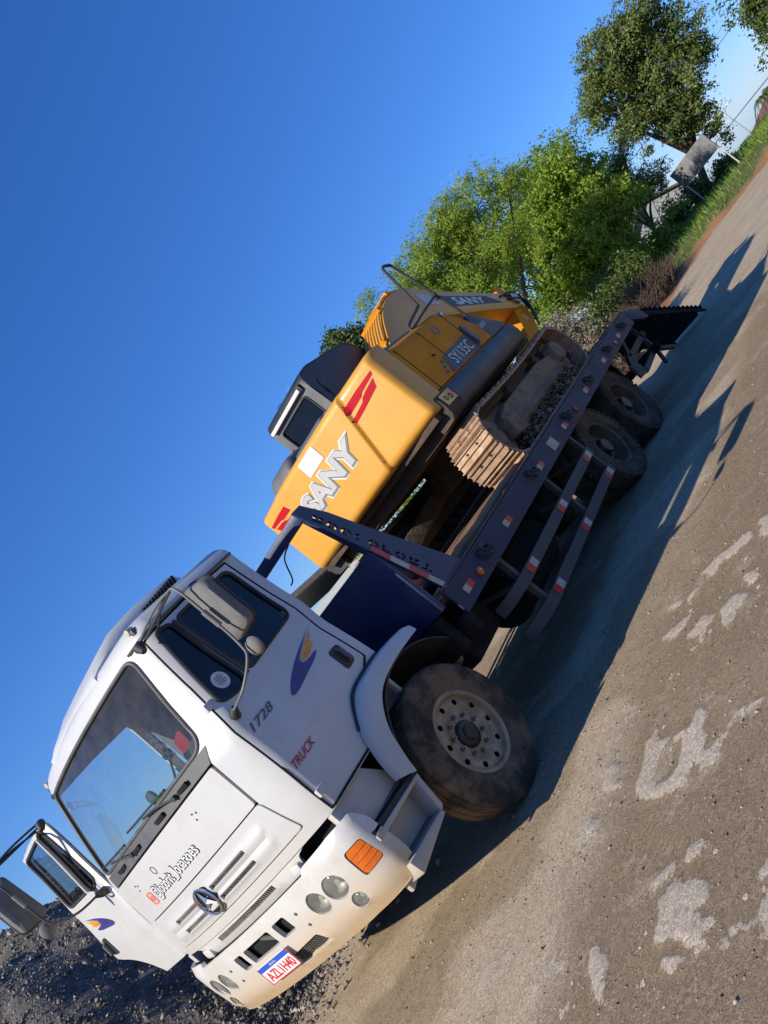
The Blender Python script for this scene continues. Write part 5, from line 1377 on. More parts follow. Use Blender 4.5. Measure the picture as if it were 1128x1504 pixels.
for k in range(3):
    x, z = 5.155 - k * 0.045, 2.40 - k * 0.055
    panel('model_panel_dash', [(x - 0.05, z - 0.025), (x + 0.02, z - 0.025), (x + 0.03, z + 0.012), (x - 0.035, z + 0.012)], [], lambda a, b: side(a, b, 0.003), 0.3, 'exc_decal_dark', hood, flip=False, solid=0)
panel('round_logo_mark', circle(5.62, 2.685, 0.06, 20), [circle(5.62, 2.685, 0.035, 14)], lambda a, b: side(a, b, 0.003), 0.1, 'exc_grey', hood, flip=False, solid=0)
MB().prism([(6.02, 2.26), (6.10, 2.30), (6.08, 2.47), (6.02, 2.55), (5.985, 2.50)], 'y', -1.245, -1.214).obj('lift_handle', 'exc_grey', hood, bevel=0.01)
# dark apron below: half-round sill
pts = [(-1.225, 2.195), (-1.245, 2.14), (-1.25, 2.06), (-1.235, 1.97), (-1.19, 1.925), (-1.0, 1.915), (-1.0, 2.195)]
skirt = MB().prism(pts, 'x', 4.75, 6.90).obj('side_skirt', 'exc_skirt', exc, smooth=50)
MB().prism([(a, b) for a, b in pts], 'x', 4.42, 4.745).obj('skirt_end', 'cw_underside', skirt, smooth=50)
MB().prism([(-a, b) for a, b in reversed(pts)], 'x', 4.42, 6.9).obj('side_skirt', 'exc_skirt', exc, smooth=50)
wp = panel('warning_plate', [(4.47, 2.045), (4.73, 2.045), (4.73, 2.175), (4.47, 2.175)], [], lambda a, b: Vector((a, -1.2525 + 0.05 * max(0, b - 2.06), b)), 0.05, 'decal_yellow', skirt, flip=False, solid=0)
for (a, b, r) in ((4.55, 2.11, 0.03), (4.64, 2.10, 0.035)):
    panel('warning_symbol', circle(a, b, r, 10), [circle(a, b, r * .5, 8)], lambda a, b: Vector((a, -1.2545 + 0.05 * max(0, b - 2.06), b)), 0.05, 'ink_black', wp, flip=False, solid=0)
# dark front box with brand panel, step
fb = MB().prism([(6.10, 2.205), (6.86, 2.205), (6.92, 2.24), (6.55, 2.50), (6.38, 2.60), (6.36, 2.60)], 'y', -1.21, -0.46).obj('front_tool_box', 'exc_decal_dark', exc, bevel=0.012)
lettering('small_brand_lettering', 'SANY', 0.20, 0.062, lambda a, b: Vector((6.44 + a, -1.224, 2.39 + b)), 'pale_metal', fb, bold=0.02)
MB().box((6.45, -1.225, 2.315), (0.24, 0.004, 0.008)).box((6.50, -1.225, 2.285), (0.18, 0.004, 0.006)).obj('small_brand_line', 'exc_grey', fb)
# main frame, swing ring, undercarriage
MB().rng((4.5, -1.0, 1.90), (7.45, 1.0, 2.19)).obj('upper_frame', 'cw_underside', exc, bevel=0.02)
MB().tube([(6.2, 0, 1.78), (6.2, 0, 1.905)], 0.60, 28).obj('swing_ring', 'track_dark', exc)
uc = MB().rng((5.6, -0.72, 1.50), (6.8, 0.72, 1.80)).obj('undercarriage', 'track_dark', exc, bevel=0.04)
for (a_, b_) in (((5.7, -0.4, 1.62), (4.95, -0.75, 1.5)), ((5.7, 0.4, 1.62), (4.95, 0.75, 1.5)), ((6.7, -0.4, 1.62), (7.4, -0.75, 1.5)), ((6.7, 0.4, 1.62), (7.4, 0.75, 1.5))):
    MB().beam(a_, b_, 0.3, 0.2).obj('undercarriage_leg', 'track_dark', uc, bevel=0.03)

# ---- tracks
toned('mud_tone', (0.10, 0.075, 0.05), (0.26, 0.20, 0.14), 0.95, 0.2)
XF, XB, RT = 4.79, 7.28, 0.315      # axle positions and chain radius
ZA = BZ + 0.025 + RT
def track_path(n):
    """points + tangents along the chain loop"""
    L1 = XB - XF; tot = 2 * L1 + 2 * pi * RT; out = []
    for k in range(n):
        d = (k + 0.5) * tot / n
        if d < L1: p, t = (XF + d, ZA + RT), (1, 0)
        elif d < L1 + pi * RT:
            a = pi / 2 - (d - L1) / RT; p, t = (XB + RT * cos(a), ZA + RT * sin(a)), (sin(a), -cos(a))
        elif d < 2 * L1 + pi * RT:
            e = d - L1 - pi * RT; p, t = (XB - e, ZA - RT), (-1, 0)
        else:
            a = -pi / 2 - (d - 2 * L1 - pi * RT) / RT; p, t = (XF + RT * cos(a), ZA + RT * sin(a)), (sin(a), -cos(a))
        sag = 0.03 * sin(pi * min(1, max(0, (p[0] - XF) / L1))) if p[1] > ZA + RT - 0.01 else 0
        out.append((p[0], p[1] - sag, t[0], t[1]))
    return out
NPAD = 43
pitch = (2 * (XB - XF) + 2 * pi * RT) / NPAD
# pad mesh: plate with three grouser bars (local x along chain, y width, z outward)
pw = 0.50
pp = [(-pitch * 0.49, -0.012), (-pitch * 0.49, 0.008), (-pitch * 0.47, 0.046), (-pitch * 0.40, 0.046), (-pitch * 0.37, 0.010), (-pitch * 0.06, 0.009), (-pitch * 0.035, 0.036), (pitch * 0.035, 0.036), (pitch * 0.06, 0.009), (pitch * 0.33, 0.009), (pitch * 0.355, 0.040), (pitch * 0.42, 0.040), (pitch * 0.45, 0.0), (pitch * 0.49, -0.012)]
pm = MB().prism(pp, 'y', -pw / 2, pw / 2)
pad_me = None
for s in (-1, 1):
    yc = s * 1.02
    tf = MB().prism([(5.0, 1.42), (5.25, 1.34), (6.95, 1.34), (7.10, 1.44), (7.06, 1.60), (6.6, 1.66), (5.35, 1.66), (5.05, 1.60)], 'y', yc - 0.16, yc + 0.16).obj('track_frame', 'track_mud', exc, bevel=0.03)
    # sloped mud shelves on the frame
    V, F = [], []
    nx, ny = 30, 8
    for i in range(nx + 1):
        for j in range(ny + 1):
            x = lerp(5.05, 7.02, i / nx); t = j / ny
            y = yc + s * lerp(-0.02, 0.215, t); z = lerp(1.73, 1.40, t ** 0.8) + 0.035 * mnoise.noise(Vector((x * 5, t * 3, s))) + 0.02 * mnoise.noise(Vector((x * 14, t * 9, s)))
            V.append((x, y, z))
    for i in range(nx):
        for j in range(ny): F.append((i * (ny + 1) + j, i * (ny + 1) + j + 1, (i + 1) * (ny + 1) + j + 1, (i + 1) * (ny + 1) + j))
    make('mud_cake', V, F, 'track_mud', tf, smooth=30, solid=0.02)
    for (x, rr) in ((XF, 0.27), (XB, 0.25)):
        MB().lathe([(0.001, 0.13), (0.10, 0.13), (0.12, 0.10), (rr * 0.75, 0.08), (rr, 0.07), (rr, -0.07), (0.001, -0.08)], (x, yc, ZA), 'y', 28, sgn=s).obj('idler' if x == XF else 'sprocket', 'track_mud', tf, smooth=40)
    MB().lathe([(0.001, 0.235), (0.125, 0.23), (0.14, 0.20), (0.14, 0.1)], (7.14, yc, 1.56), 'y', 24, sgn=s).obj('final_drive_cover', 'track_mud', tf, smooth=40)
    MB().box((5.06, yc + s * 0.15, 1.44), (0.24, 0.16, 0.20), Matrix.Rotation(0.2, 3, 'Y')).obj('idler_yoke', 'track_mud', tf, bevel=0.02)
    for k in range(7):
        MB().lathe([(0.001, 0.17), (0.055, 0.17), (0.06, 0.13), (0.085, 0.12), (0.085, -0.12), (0.001, -0.12)], (5.22 + k * 0.29, yc, BZ + 0.14), 'y', 16, sgn=s).obj('track_roller', 'track_dark', tf, smooth=40)
    for x in (5.7, 6.7):
        MB().lathe([(0.001, 0.15), (0.06, 0.15), (0.07, 0.08), (0.07, -0.08), (0.001, -0.08)], (x, yc, ZA + RT - 0.13), 'y', 16, sgn=s).obj('carrier_roller', 'track_dark', tf, smooth=40)
    path = track_path(NPAD)
    chains = [MB(), MB()]
    for k, (x, z, tx, tz) in enumerate(path):
        R = Matrix(((tx, 0, -tz), (0, 1, 0), (tz, 0, tx)))
        # outward normal for a clockwise loop = (-tz, tx) rotated
        nrm = Vector((-tz, 0, tx)); 
        for mb, yy in zip(chains, (-0.075, 0.075)):
            mb.box(Vector((x, yc + yy, z)) - nrm * 0.045, (pitch * 1.02, 0.035, 0.075), Matrix((Vector((tx, 0, tz)), Vector((0, 1, 0)), nrm)).transposed())
        Rm = Matrix((Vector((tx, 0, tz)), Vector((0, 1, 0)), nrm)).transposed().to_4x4()
        if pad_me is None:
            o = pm.obj('track_pad', 'track_pad', tf, smooth=0); pad_me = o.data
        else:
            o = bpy.data.objects.new('track_pad', pad_me); COL.objects.link(o); o.parent = tf
        o.matrix_local = Matrix.Translation(Vector((x, yc + s * rng.uniform(-0.004, 0.004), z))) @ Rm @ Matrix.Rotation(rng.uniform(-0.02, 0.02), 4, 'Y')
        if x < 4.7:
            for yy in (-0.10, 0.06):
                c = Vector((x, yc + yy + 0.02, z)) + nrm * 0.012
                b_ = MB().tube([c, c + nrm * 0.014], 0.014, 6)
                b_.tube([c + Vector((tx, 0, tz)) * 0.03, c + Vector((tx, 0, tz)) * 0.03 + nrm * 0.012], 0.012, 6)
                b_.obj('pad_bolt', 'track_dark', tf)
    for mb in chains: mb.obj('track_chain', 'track_dark', tf, smooth=0)
    # loose mud and stones lying inside the track
    nm_ = 1500; xx = nrng.uniform(4.95, 7.2, nm_); yy_ = yc + s * nrng.uniform(0.10, 0.245, nm_); zz = BZ + 0.05 + nrng.random(nm_) ** 1.6 * 0.14
    tag(stones('mud_clods', np.stack([xx, yy_, zz], -1), np.clip(nrng.gamma(2, 0.009, nm_), 0.006, 0.035), 'mud_tone', tf, 8 + s), kind='stuff')
    MB().prism([(4.95, 1.885), (7.2, 1.885), (7.2, 1.87), (4.95, 1.87)], 'y', s * 0.74, s * 0.60).obj('track_guard', 'track_dark', tf)

# ---- operator's cab
CY0, CY1 = 0.25, 1.16
cprof = [(5.62, 2.20), (5.58, 3.10), (5.56, 3.62), (5.62, 3.72), (5.85, 3.765), (6.78, 3.735), (6.90, 3.66), (7.18, 3.05), (7.30, 2.45), (7.28, 2.20)]
ecab = None
# right-hand side wall with window
w_side = rounded([(5.75, 2.95), (6.95, 2.95), (6.72, 3.58), (5.75, 3.62)], 0.08, 4)
ecab = panel('operator_cab', cprof, [], lambda a, b: Vector((a, CY0, b)), 0.25, 'exc_black', exc, flip=False, solid=0.03, smooth=30)
panel('cab_side_wall', cprof, [w_side], lambda a, b: Vector((a, CY1, b)), 0.25, 'exc_black', ecab, flip=True, solid=0.03, smooth=30)
panel('cab_side_glass', w_side, [], lambda a, b: Vector((a, CY1 - 0.01, b)), 0.4, 'side_glass', ecab, solid=0)
panel('cab_side_recess', rounded([(5.72, 3.05), (6.85, 2.95), (6.72, 3.56), (5.74, 3.55)], 0.08, 4), [circle(6.2, 3.12, 0.05, 16)], lambda a, b: Vector((a, CY0 - 0.008, b)), 0.3, 'exc_black', ecab, flip=False, solid=0.012)
panel('cab_side_port', circle(6.2, 3.12, 0.05, 16), [], lambda a, b: Vector((a, CY0 - 0.003, b)), 0.3, 'black_gap', ecab, flip=False, solid=0)
# rear wall with window
rw = rounded([(CY0 + 0.14, 3.06), (CY1 - 0.12, 3.06), (CY1 - 0.12, 3.52), (CY0 + 0.14, 3.52)], 0.05, 4)
def rearx(z): return pl(z, [2.2, 3.1, 3.62, 3.72], [5.62, 5.58, 5.56, 5.62])
panel('cab_rear_wall', [(CY0, 2.20), (CY1, 2.20), (CY1, 3.63), (CY0, 3.63)], [rw], lambda a, b: Vector((rearx(b) - 0.002, a, b)), 0.15, 'exc_grey', ecab, flip=True, solid=0.03)
panel('cab_rear_glass', rw, [], lambda a, b: Vector((rearx(b) + 0.01, a, b)), 0.3, 'side_glass', ecab, solid=0)
MB().tube([(rearx(b) - 0.006, a, b) for a, b in densify(rw, .05)], 0.012, 6, closed=True).obj('rear_glass_seal', 'black_plastic', ecab)
# roof
V, F = [], []
top = [(5.56, 3.62), (5.575, 3.68), (5.62, 3.725), (5.85, 3.772), (6.4, 3.765), (6.78, 3.742), (6.92, 3.65), (7.19, 3.05), (7.31, 2.45)]
for y, dz in ((CY0 - 0.005, -0.03), (CY0 + 0.03, 0.0), (CY1 - 0.03, 0.0), (CY1 + 0.005, -0.03)):
    V += [(x, y, z + dz * (1 if z > 3.6 else 0)) for x, z in top]
mt = len(top)
for i in range(3):
    for j in range(mt - 1): F.append((i * mt + j, i * mt + j + 1, (i + 1) * mt + j + 1, (i + 1) * mt + j))
make('cab_roof', V, F, 'exc_black', ecab, smooth=45)
lamp = MB().rng((5.49, CY0 + 0.10, 3.575), (5.55, CY1 - 0.06, 3.625)).obj('rear_light_bar', 'ink_white', ecab, bevel=0.012)
MB().rng((5.52, CY0 + 0.07, 3.57), (5.56, CY0 + 0.10, 3.65)).obj('bar_bracket', 'black_plastic', lamp)
MB().tube(spline([(5.9, 0.9, 3.765), (5.88, 0.93, 3.80), (5.82, 0.95, 3.79), (5.80, 0.95, 3.765)], 4), 0.005, 5).obj('cab_lift_eye', 'black_plastic', ecab)
MB().rng((6.2, 0.45, 2.3), (6.5, 0.95, 2.75)).rng((6.0, 0.45, 2.6), (6.12, 0.95, 3.25)).obj('operator_seat', 'interior', ecab, bevel=0.05)
# grey covers between the cab and the counterweight
for (x0, x1, y0, y1, z1, bv) in ((4.72, 5.48, 0.02, 0.66, 3.12, 0.07), (4.70, 5.42, 0.70, 1.18, 3.20, 0.08)):
    c = MB().prism([(x0, 2.87), (x1, 2.87), (x1, z1), (x0 + 0.14, z1), (x0 + 0.02, z1 - 0.12)], 'y', y0, y1).obj('engine_cover', 'exc_grey', exc, bevel=bv, seg=3)
    MB().tube([(x0 + 0.35, y0 + 0.02, z1 - 0.002), (x0 + 0.35, y1 - 0.02, z1 - 0.002)], 0.012, 6).obj('cover_strap', 'exc_grey', c)
MB().prism([(4.70, 2.87), (5.9, 2.87), (5.9, 2.93), (4.76, 2.95)], 'y', -1.0, 0.0).obj('hood_top', 'exc_grey', exc, bevel=0.015)

# ---- handrail and mirror post
HY = -1.13
rail = [(5.46, HY, 2.86), (5.52, HY, 2.93), (5.98, HY, 3.03), (6.03, HY, 3.08), (6.19, HY, 3.57), (6.22, HY, 3.62), (6.28, HY, 3.645), (6.38, HY, 3.62), (6.42, HY, 3.57), (6.52, HY, 3.03), (6.62, HY, 2.36)]
hr = MB().tube(spline(rail, 5), 0.017, 8).obj('handrail', 'black_plastic', exc, smooth=60)
MB().tube([(6.52, HY, 3.02), (6.0, HY, 2.95), (5.50, HY, 2.87)], 0.014, 8).obj('handrail_brace', 'black_plastic', hr)
MB().tube([(6.52, HY, 3.05), (6.50, HY + 0.02, 2.97)], 0.028, 8).obj('rail_clamp', 'black_plastic', hr)

# ---- boom
BW = 0.225
up_ = [(6.10, 2.62), (6.55, 3.10), (7.10, 3.52), (7.60, 3.70), (8.10, 3.66), (8.70, 3.35), (9.40, 3.03), (10.05, 2.74), (10.30, 2.60)]
lo_ = [(6.35, 2.44), (6.85, 2.72), (7.35, 2.98), (7.80, 3.12), (8.15, 3.04), (8.70, 2.86), (9.40, 2.63), (9.98, 2.42), (10.22, 2.38)]
U_ = [Vector((p[0], 0, p[1])) for p in up_]; L_ = [Vector((p[0], 0, p[1])) for p in lo_]
us2, ls2 = spline(U_, 4), spline(L_, 4)
V, F = [], []
for a, b in zip(us2, ls2):
    V += [(a.x, -BW, a.z), (a.x, BW, a.z), (b.x, BW, b.z), (b.x, -BW, b.z)]
for i in range(len(us2) - 1):
    for j in range(4): F.append((4 * i + j, 4 * i + (j + 1) % 4, 4 * i + 4 + (j + 1) % 4, 4 * i + 4 + j))
F += [(0, 1, 2, 3), tuple(len(V) - 1 - j for j in range(4))]
boom = make('boom', V, F, 'yellow_paint', exc, bevel=0.012, smooth=30)
def bm_pt(x, f, y):
    """point on boom side plane: x position, f 0=under edge 1=upper edge"""
    zt = pl(x, [p.x for p in us2], [p.z for p in us2]); zl = pl(x, [p.x for p in ls2], [p.z for p in ls2])
    return Vector((x, y, lerp(zl, zt, f)))
for s in (-1,):
    y = s * (BW + 0.003)
    panel('boom_decal', [(8.62, 0.30), (9.85, 0.36), (9.62, 0.80), (8.62, 0.80)], [], lambda a, b: bm_pt(a, b, y), 0.2, 'exc_decal_dark', boom, flip=False, solid=0)
    lettering('boom_lettering', 'SANY', 0.72, 0.36, lambda a, b: bm_pt(9.12 + a, 0.55 + b, y - 0.003), 'ink_white', boom, bold=0.03, shear=0.15)
    panel('boom_label', [(8.16, 0.42), (8.42, 0.42), (8.42, 0.80), (8.16, 0.80)], [], lambda a, b: bm_pt(a, b, y), 0.2, 'pale_metal', boom, flip=False, solid=0)
# pipes on the back of the boom
for k in range(7):
    y = -0.18 + k * 0.06
    pts = []
    for i in range(1, 26):
        a = us2[i]; t = (us2[i + 1] - us2[i - 1]).normalized(); nn = Vector((-t.z, 0, t.x))
        pts.append(a + nn * 0.035 + Vector((0, y, 0)))
    MB().tube(pts, 0.019, 8).obj('boom_pipe', 'yellow_paint', boom, smooth=60)
for i in (5, 9, 13):
    a = us2[i]; MB().box(a + Vector((-0.02, 0, 0.045)), (0.06, 0.44, 0.05), Matrix.Rotation(-0.6 + i * .045, 3, 'Y')).obj('pipe_clamp', 'yellow_shade_dusty', boom)
# boom foot, cylinders
MB().lathe([(0.001, 0.3), (0.09, 0.3), (0.09, -0.3), (0.001, -0.3)], (6.22, 0, 2.52), 'y', 18).obj('boom_pin', 'steel', boom)
for y in (-0.30, 0.30):
    c = MB().tube([(7.05, y, 2.30), (7.75, y, 2.88)], 0.07, 14).obj('boom_cylinder', 'yellow_shade_dusty', boom)
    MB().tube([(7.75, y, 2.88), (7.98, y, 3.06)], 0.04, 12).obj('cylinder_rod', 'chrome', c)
ac = MB().tube([(8.35, 0, 3.72), (9.35, 0, 3.28)], 0.062, 14).obj('arm_cylinder', 'yellow_shade_dusty', boom)
MB().tube([(9.35, 0, 3.28), (10.30, 0, 2.86)], 0.036, 12).obj('cylinder_rod', 'chrome', ac)
# arm folded back down under the boom tip
arm = MB().prism([(10.16, 2.86), (10.34, 2.88), (10.42, 2.55), (10.34, 2.20), (9.70, 1.72), (8.85, 1.46), (8.78, 1.62), (9.55, 2.02), (10.02, 2.42)], 'y', -0.17, 0.17).obj('arm', 'yellow_shade_dusty', boom, bevel=0.012)
arm.parent = exc; arm.matrix_parent_inverse = Matrix.Translation(-Vector(exc['_ofs']))
MB().lathe([(0.001, 0.27), (0.10, 0.27), (0.10, -0.27), (0.001, -0.27)], (10.2, 0, 2.52), 'y', 18).obj('arm_pin', 'steel', arm)
MB().prism([(9.98, 2.16), (10.08, 2.14), (10.10, 2.26), (9.98, 2.26)], 'y', -0.176, -0.172).obj('arm_label', 'decal_yellow', arm)
for (a, b, c) in (((10.05, -0.24, 2.66), (10.36, -0.26, 2.50), (10.20, -0.24, 2.10)), ((10.0, -0.25, 2.60), (10.32, -0.28, 2.38), (10.0, -0.24, 2.0)), ((9.9, -0.24, 2.70), (10.4, -0.22, 2.62), (10.38, -0.2, 2.25))):
    MB().tube(spline([a, b, c], 8), 0.018, 7).obj('hydraulic_hose', 'hose', arm, smooth=60)
MB().tube([(10.05, -0.05, 2.08), (9.25, -0.05, 1.72)], 0.055, 12).obj('bucket_cylinder', 'steel', arm)
# bucket resting behind the tracks
bk = []
prof = [(8.78, 1.62), (8.55, 1.72), (8.25, 1.66), (8.06, 1.45), (8.08, 1.24), (8.30, 1.185), (8.62, 1.19), (8.75, 1.21)]
bucket = MB().prism(prof, 'y', -0.46, 0.46).obj('bucket', 'track_dark', exc, bevel=0.01)
for k in range(5):
    y = -0.40 + k * 0.2
    MB().prism([(8.72, 1.24), (8.72, 1.18), (8.92, 1.175)], 'y', y - 0.035, y + 0.035).obj('bucket_tooth', 'steel', bucket)
BL_A = [(15.79, 3.45, 4.90, 0.86), (16.60, 2.38, 4.95, 0.94), (17.34, 1.40, 4.91, 0.94), (16.23, 2.91, 4.25, 0.94), (16.89, 2.06, 3.89, 1.10), (15.32, 4.05, 5.10, 0.55), (17.90, 0.66, 4.74, 0.71), (15.69, 3.61, 4.36, 0.63), (16.13, 3.09, 3.49, 0.79)]
BL_B = [(23.38, 1.70, 4.82, 1.18), (23.93, 1.02, 4.01, 0.98), (22.74, 2.62, 3.70, 1.47), (23.37, 1.84, 2.74, 1.37), (23.65, 1.54, 1.57, 1.18), (22.42, 3.13, 2.24, 1.08), (22.97, 2.45, 1.43, 0.98), (21.80, 3.87, 3.48, 1.18), (24.27, 0.74, 1.23, 0.59), (21.51, 4.32, 2.57, 0.79), (23.41, 1.90, 0.85, 0.79)]
BL_C = [(29.82, 1.55, 3.70, 0.94), (29.77, 1.67, 2.71, 0.94), (29.19, 2.41, 3.16, 0.94), (30.16, 1.18, 2.30, 0.71), (30.34, 0.83, 4.09, 0.47)]
BL_T = [(40.37, -0.99, 6.65, 1.74), (41.08, -1.86, 5.68, 1.31), (39.65, -0.06, 7.21, 1.45), (40.39, -0.88, 4.39, 1.31), (39.44, 0.32, 5.40, 1.60), (38.74, 1.19, 6.37, 1.31), (41.15, -1.90, 4.64, 0.87), (38.38, 1.66, 6.65, 0.73), (38.53, 1.58, 4.56, 1.16), (39.42, 0.45, 3.66, 1.16), (39.85, -0.03, 2.13, 0.73), (40.01, -0.21, 1.59, 0.52), (40.03, -0.34, 3.33, 1.02)]
BL_S = [(13.87, 4.30, 5.36, 0.33), (13.98, 4.18, 5.02, 0.27), (13.68, 4.55, 5.40, 0.22), (14.13, 3.99, 4.83, 0.30)]
BL_UR = [(34.43, -4.52, 2.91, 0.71), (34.84, -5.08, 3.36, 1.18), (34.39, -4.42, 2.09, 0.94), (35.01, -5.25, 2.29, 1.41)]
BL_L = [(14.20, 0.78, 1.42, 0.47), (13.92, 1.14, 1.58, 0.40), (14.47, 0.44, 1.08, 0.40), (14.49, 0.39, 1.46, 0.40), (14.72, 0.11, 0.98, 0.33), (14.33, 0.58, 1.77, 0.40)]
BL_N = [(11.23, 4.67, 2.18, 0.40), (10.80, 5.23, 2.22, 0.40), (11.60, 4.18, 2.15, 0.40), (12.06, 3.56, 2.24, 0.53), (10.52, 5.61, 2.28, 0.27)]
BL_dead = [(21.51, 1.09, 0.81, 0.63), (21.85, 0.65, 0.68, 0.45), (21.12, 1.61, 0.76, 0.54)]
# ================================================================== TREES, SHRUBS, VERGE
def leaf_mat(name, c1, c2, trans=0.35, rough=0.5):
    m = bpy.data.materials.new(name); m.use_nodes = True; n, l = m.node_tree.nodes, m.node_tree.links
    b = n['Principled BSDF']; out = n['Material Output']
    a = n.new('ShaderNodeAttribute'); a.attribute_name = 'tone'
    q = n.new('ShaderNodeMixRGB'); q.inputs['Color1'].default_value = (*c1, 1); q.inputs['Color2'].default_value = (*c2, 1)
    l.new(a.outputs['Fac'], q.inputs['Fac']); l.new(q.outputs[0], b.inputs['Base Color'])
    b.inputs['Roughness'].default_value = rough; b.inputs['Specular IOR Level'].default_value = 0.35
    t = n.new('ShaderNodeBsdfTranslucent'); l.new(q.outputs[0], t.inputs['Color'])
    s = n.new('ShaderNodeMixShader'); s.inputs[0].default_value = trans
    l.new(b.outputs[0], s.inputs[1]); l.new(t.outputs[0], s.inputs[2]); l.new(s.outputs[0], out.inputs['Surface'])
    MATS[name] = m; return m
leaf_mat('leaf_fresh', (0.20, 0.30, 0.035), (0.44, 0.55, 0.085), 0.5)
leaf_mat('leaf_bright', (0.17, 0.28, 0.03), (0.42, 0.54, 0.075), 0.5)
leaf_mat('leaf_dark', (0.085, 0.125, 0.032), (0.25, 0.30, 0.08), 0.36)
leaf_mat('leaf_mid', (0.06, 0.10, 0.022), (0.17, 0.22, 0.05), 0.32)
leaf_mat('leaf_dry', (0.15, 0.12, 0.075), (0.36, 0.31, 0.22), 0.15, 0.9)
leaf_mat('grass_blade', (0.11, 0.21, 0.025), (0.32, 0.44, 0.06), 0.35)
pbr('bark', (0.13, 0.095, 0.065), (0.075, 0.055, 0.04), rough=0.95, scale=14, stretch=(1, 1, 0.3), bump=0.7, bscale=25)
pbr('twig', (0.11, 0.075, 0.05), (0.06, 0.042, 0.03), rough=0.95, scale=10)

def leaves(P, Nn, L, W, r, droop=0.0):
    """folded diamond leaves: P centres, Nn preferred normals"""
    n = len(P)
    nrm = Nn + r.normal(0, 0.75, (n, 3)); nrm /= np.linalg.norm(nrm, axis=1, keepdims=True) + 1e-9
    d = r.normal(0, 1, (n, 3)); d[:, 2] -= droop; d -= nrm * np.sum(d * nrm, 1, keepdims=True); d /= np.linalg.norm(d, axis=1, keepdims=True) + 1e-9
    s = np.cross(nrm, d)
    l = L * r.uniform(0.45, 1.55, (n, 1)); w = W * r.uniform(0.7, 1.25, (n, 1))
    tip, base = P + d * l * 0.5, P - d * l * 0.5
    le, ri = P + s * w * 0.5 + nrm * w * 0.18, P - s * w * 0.5 + nrm * w * 0.18
    V = np.stack([base, ri, tip, le], 1).reshape(-1, 3)
    F = np.arange(4 * n).reshape(n, 4)
    return V, F
def crown_points(blobs, nclump, per, spread, r, shell=(0.45, 1.05), flat=1.0):
    B0 = np.array(blobs); sub = []
    for (x, y, z, q) in B0:
        m = max(5, int(11 * min(1.4, q)))
        dd = r.normal(0, 1, (m, 3)); dd /= np.linalg.norm(dd, axis=1, keepdims=True)
        rr = q * r.uniform(0.35, 1.0, (m, 1))
        sub.append(np.concatenate([np.array([x, y, z]) + dd * rr * np.array([1, 1, 0.9]), q * r.uniform(0.26, 0.52, (m, 1))], 1))
    B = np.concatenate(sub); w = B[:, 3] ** 2; w /= w.sum()
    k = r.choice(len(B), nclump, p=w)
    d = r.normal(0, 1, (nclump, 3)); d /= np.linalg.norm(d, axis=1, keepdims=True)
    rad = B[k, 3] * (shell[0] + (shell[1] - shell[0]) * r.random(nclump) ** 0.6)
    rad *= 1 + 0.45 * fbm(d[:, 0] * 2.5 + k * 3.7, d[:, 1] * 2.5 + d[:, 2] * 1.9, 4, 2) * 2
    C = B[k, :3] + d * rad[:, None] * np.array([1, 1, flat])
    cs = np.repeat(C, per, 0); dn = np.repeat(d, per, 0)
    off = r.normal(0, spread, cs.shape) * np.repeat(r.uniform(0.6, 1.4, (nclump, 1)), per, 0)
    off[:, 2] *= 0.75
    tone = np.clip(np.repeat(r.random(nclump), per) * 0.65 + r.random(len(cs)) * 0.4, 0, 1)
    return cs + off, dn + np.array([0, 0, 0.6]), tone, C
def tree(name, label, cat, base, blobs, nclump, per, spread, L, W, mat, trunk_r, group=None, seed=1, droop=0.0, lean=(0, 0), nb=40, fork=0.35, tmat='bark', flat=1.0, shell=(0.45, 1.05), trunks=1):
    r = np.random.default_rng(seed)
    root = thing(name, base, label, cat, group)
    P, Nn, tone, C = crown_points(blobs, nclump, per, spread, r, shell, flat)
    V, F = leaves(P, Nn, L, W, r, droop)
    np_mesh('crown', V, F, mat, smooth=False, attrs={'tone': np.repeat(tone, 4)}, parent=root)
    B = np.array(blobs); top = B[:, :3].mean(0); base_v = Vector(base)
    for ti in range(trunks):
        b0 = base_v + Vector((0.25 * ti * cos(ti * 2.4), 0.25 * ti * sin(ti * 2.4), -0.15))
        tp = Vector(top) + Vector((rng.uniform(-.3, .3), rng.uniform(-.3, .3), 0)) * (ti > 0)
        fork_p = b0.lerp(tp, fork) + Vector((lean[0], lean[1], 0))
        mid = b0.lerp(fork_p, 0.5) + Vector((rng.uniform(-.1, .1), rng.uniform(-.1, .1), 0)) * trunk_r * 4
        tr = MB().tube(spline([b0, mid, fork_p], 6), [lerp(trunk_r * 1.35, trunk_r * 0.75, k / 12) for k in range(13)], 10).obj('trunk', tmat, root, smooth=50)
        mb = MB()
        for (x, y, z, q) in blobs:
            e = Vector((x, y, z)); m = fork_p.lerp(e, 0.5) + Vector((rng.uniform(-.2, .2), rng.uniform(-.2, .2), rng.uniform(0, .3))) * q
            pts = spline([fork_p, m, e], 5); nn = len(pts)
            mb.tube(pts, [lerp(trunk_r * 0.55, trunk_r * 0.16, k / (nn - 1)) for k in range(nn)], 6, cap=False)
        if ti == 0:
            for k in r.choice(len(C), min(nb, len(C)), replace=False):
                c = Vector(C[k]); j = int(np.argmin(((B[:, :3] - C[k]) ** 2).sum(1))); e = Vector(B[j, :3])
                mb.tube([e, e.lerp(c, 0.5) + Vector((0, 0, 0.05)), c], [trunk_r * 0.14, trunk_r * 0.1, trunk_r * 0.04], 5, cap=False)
        tag(mb.obj('limbs', tmat, root, smooth=50), kind='stuff')
    return root

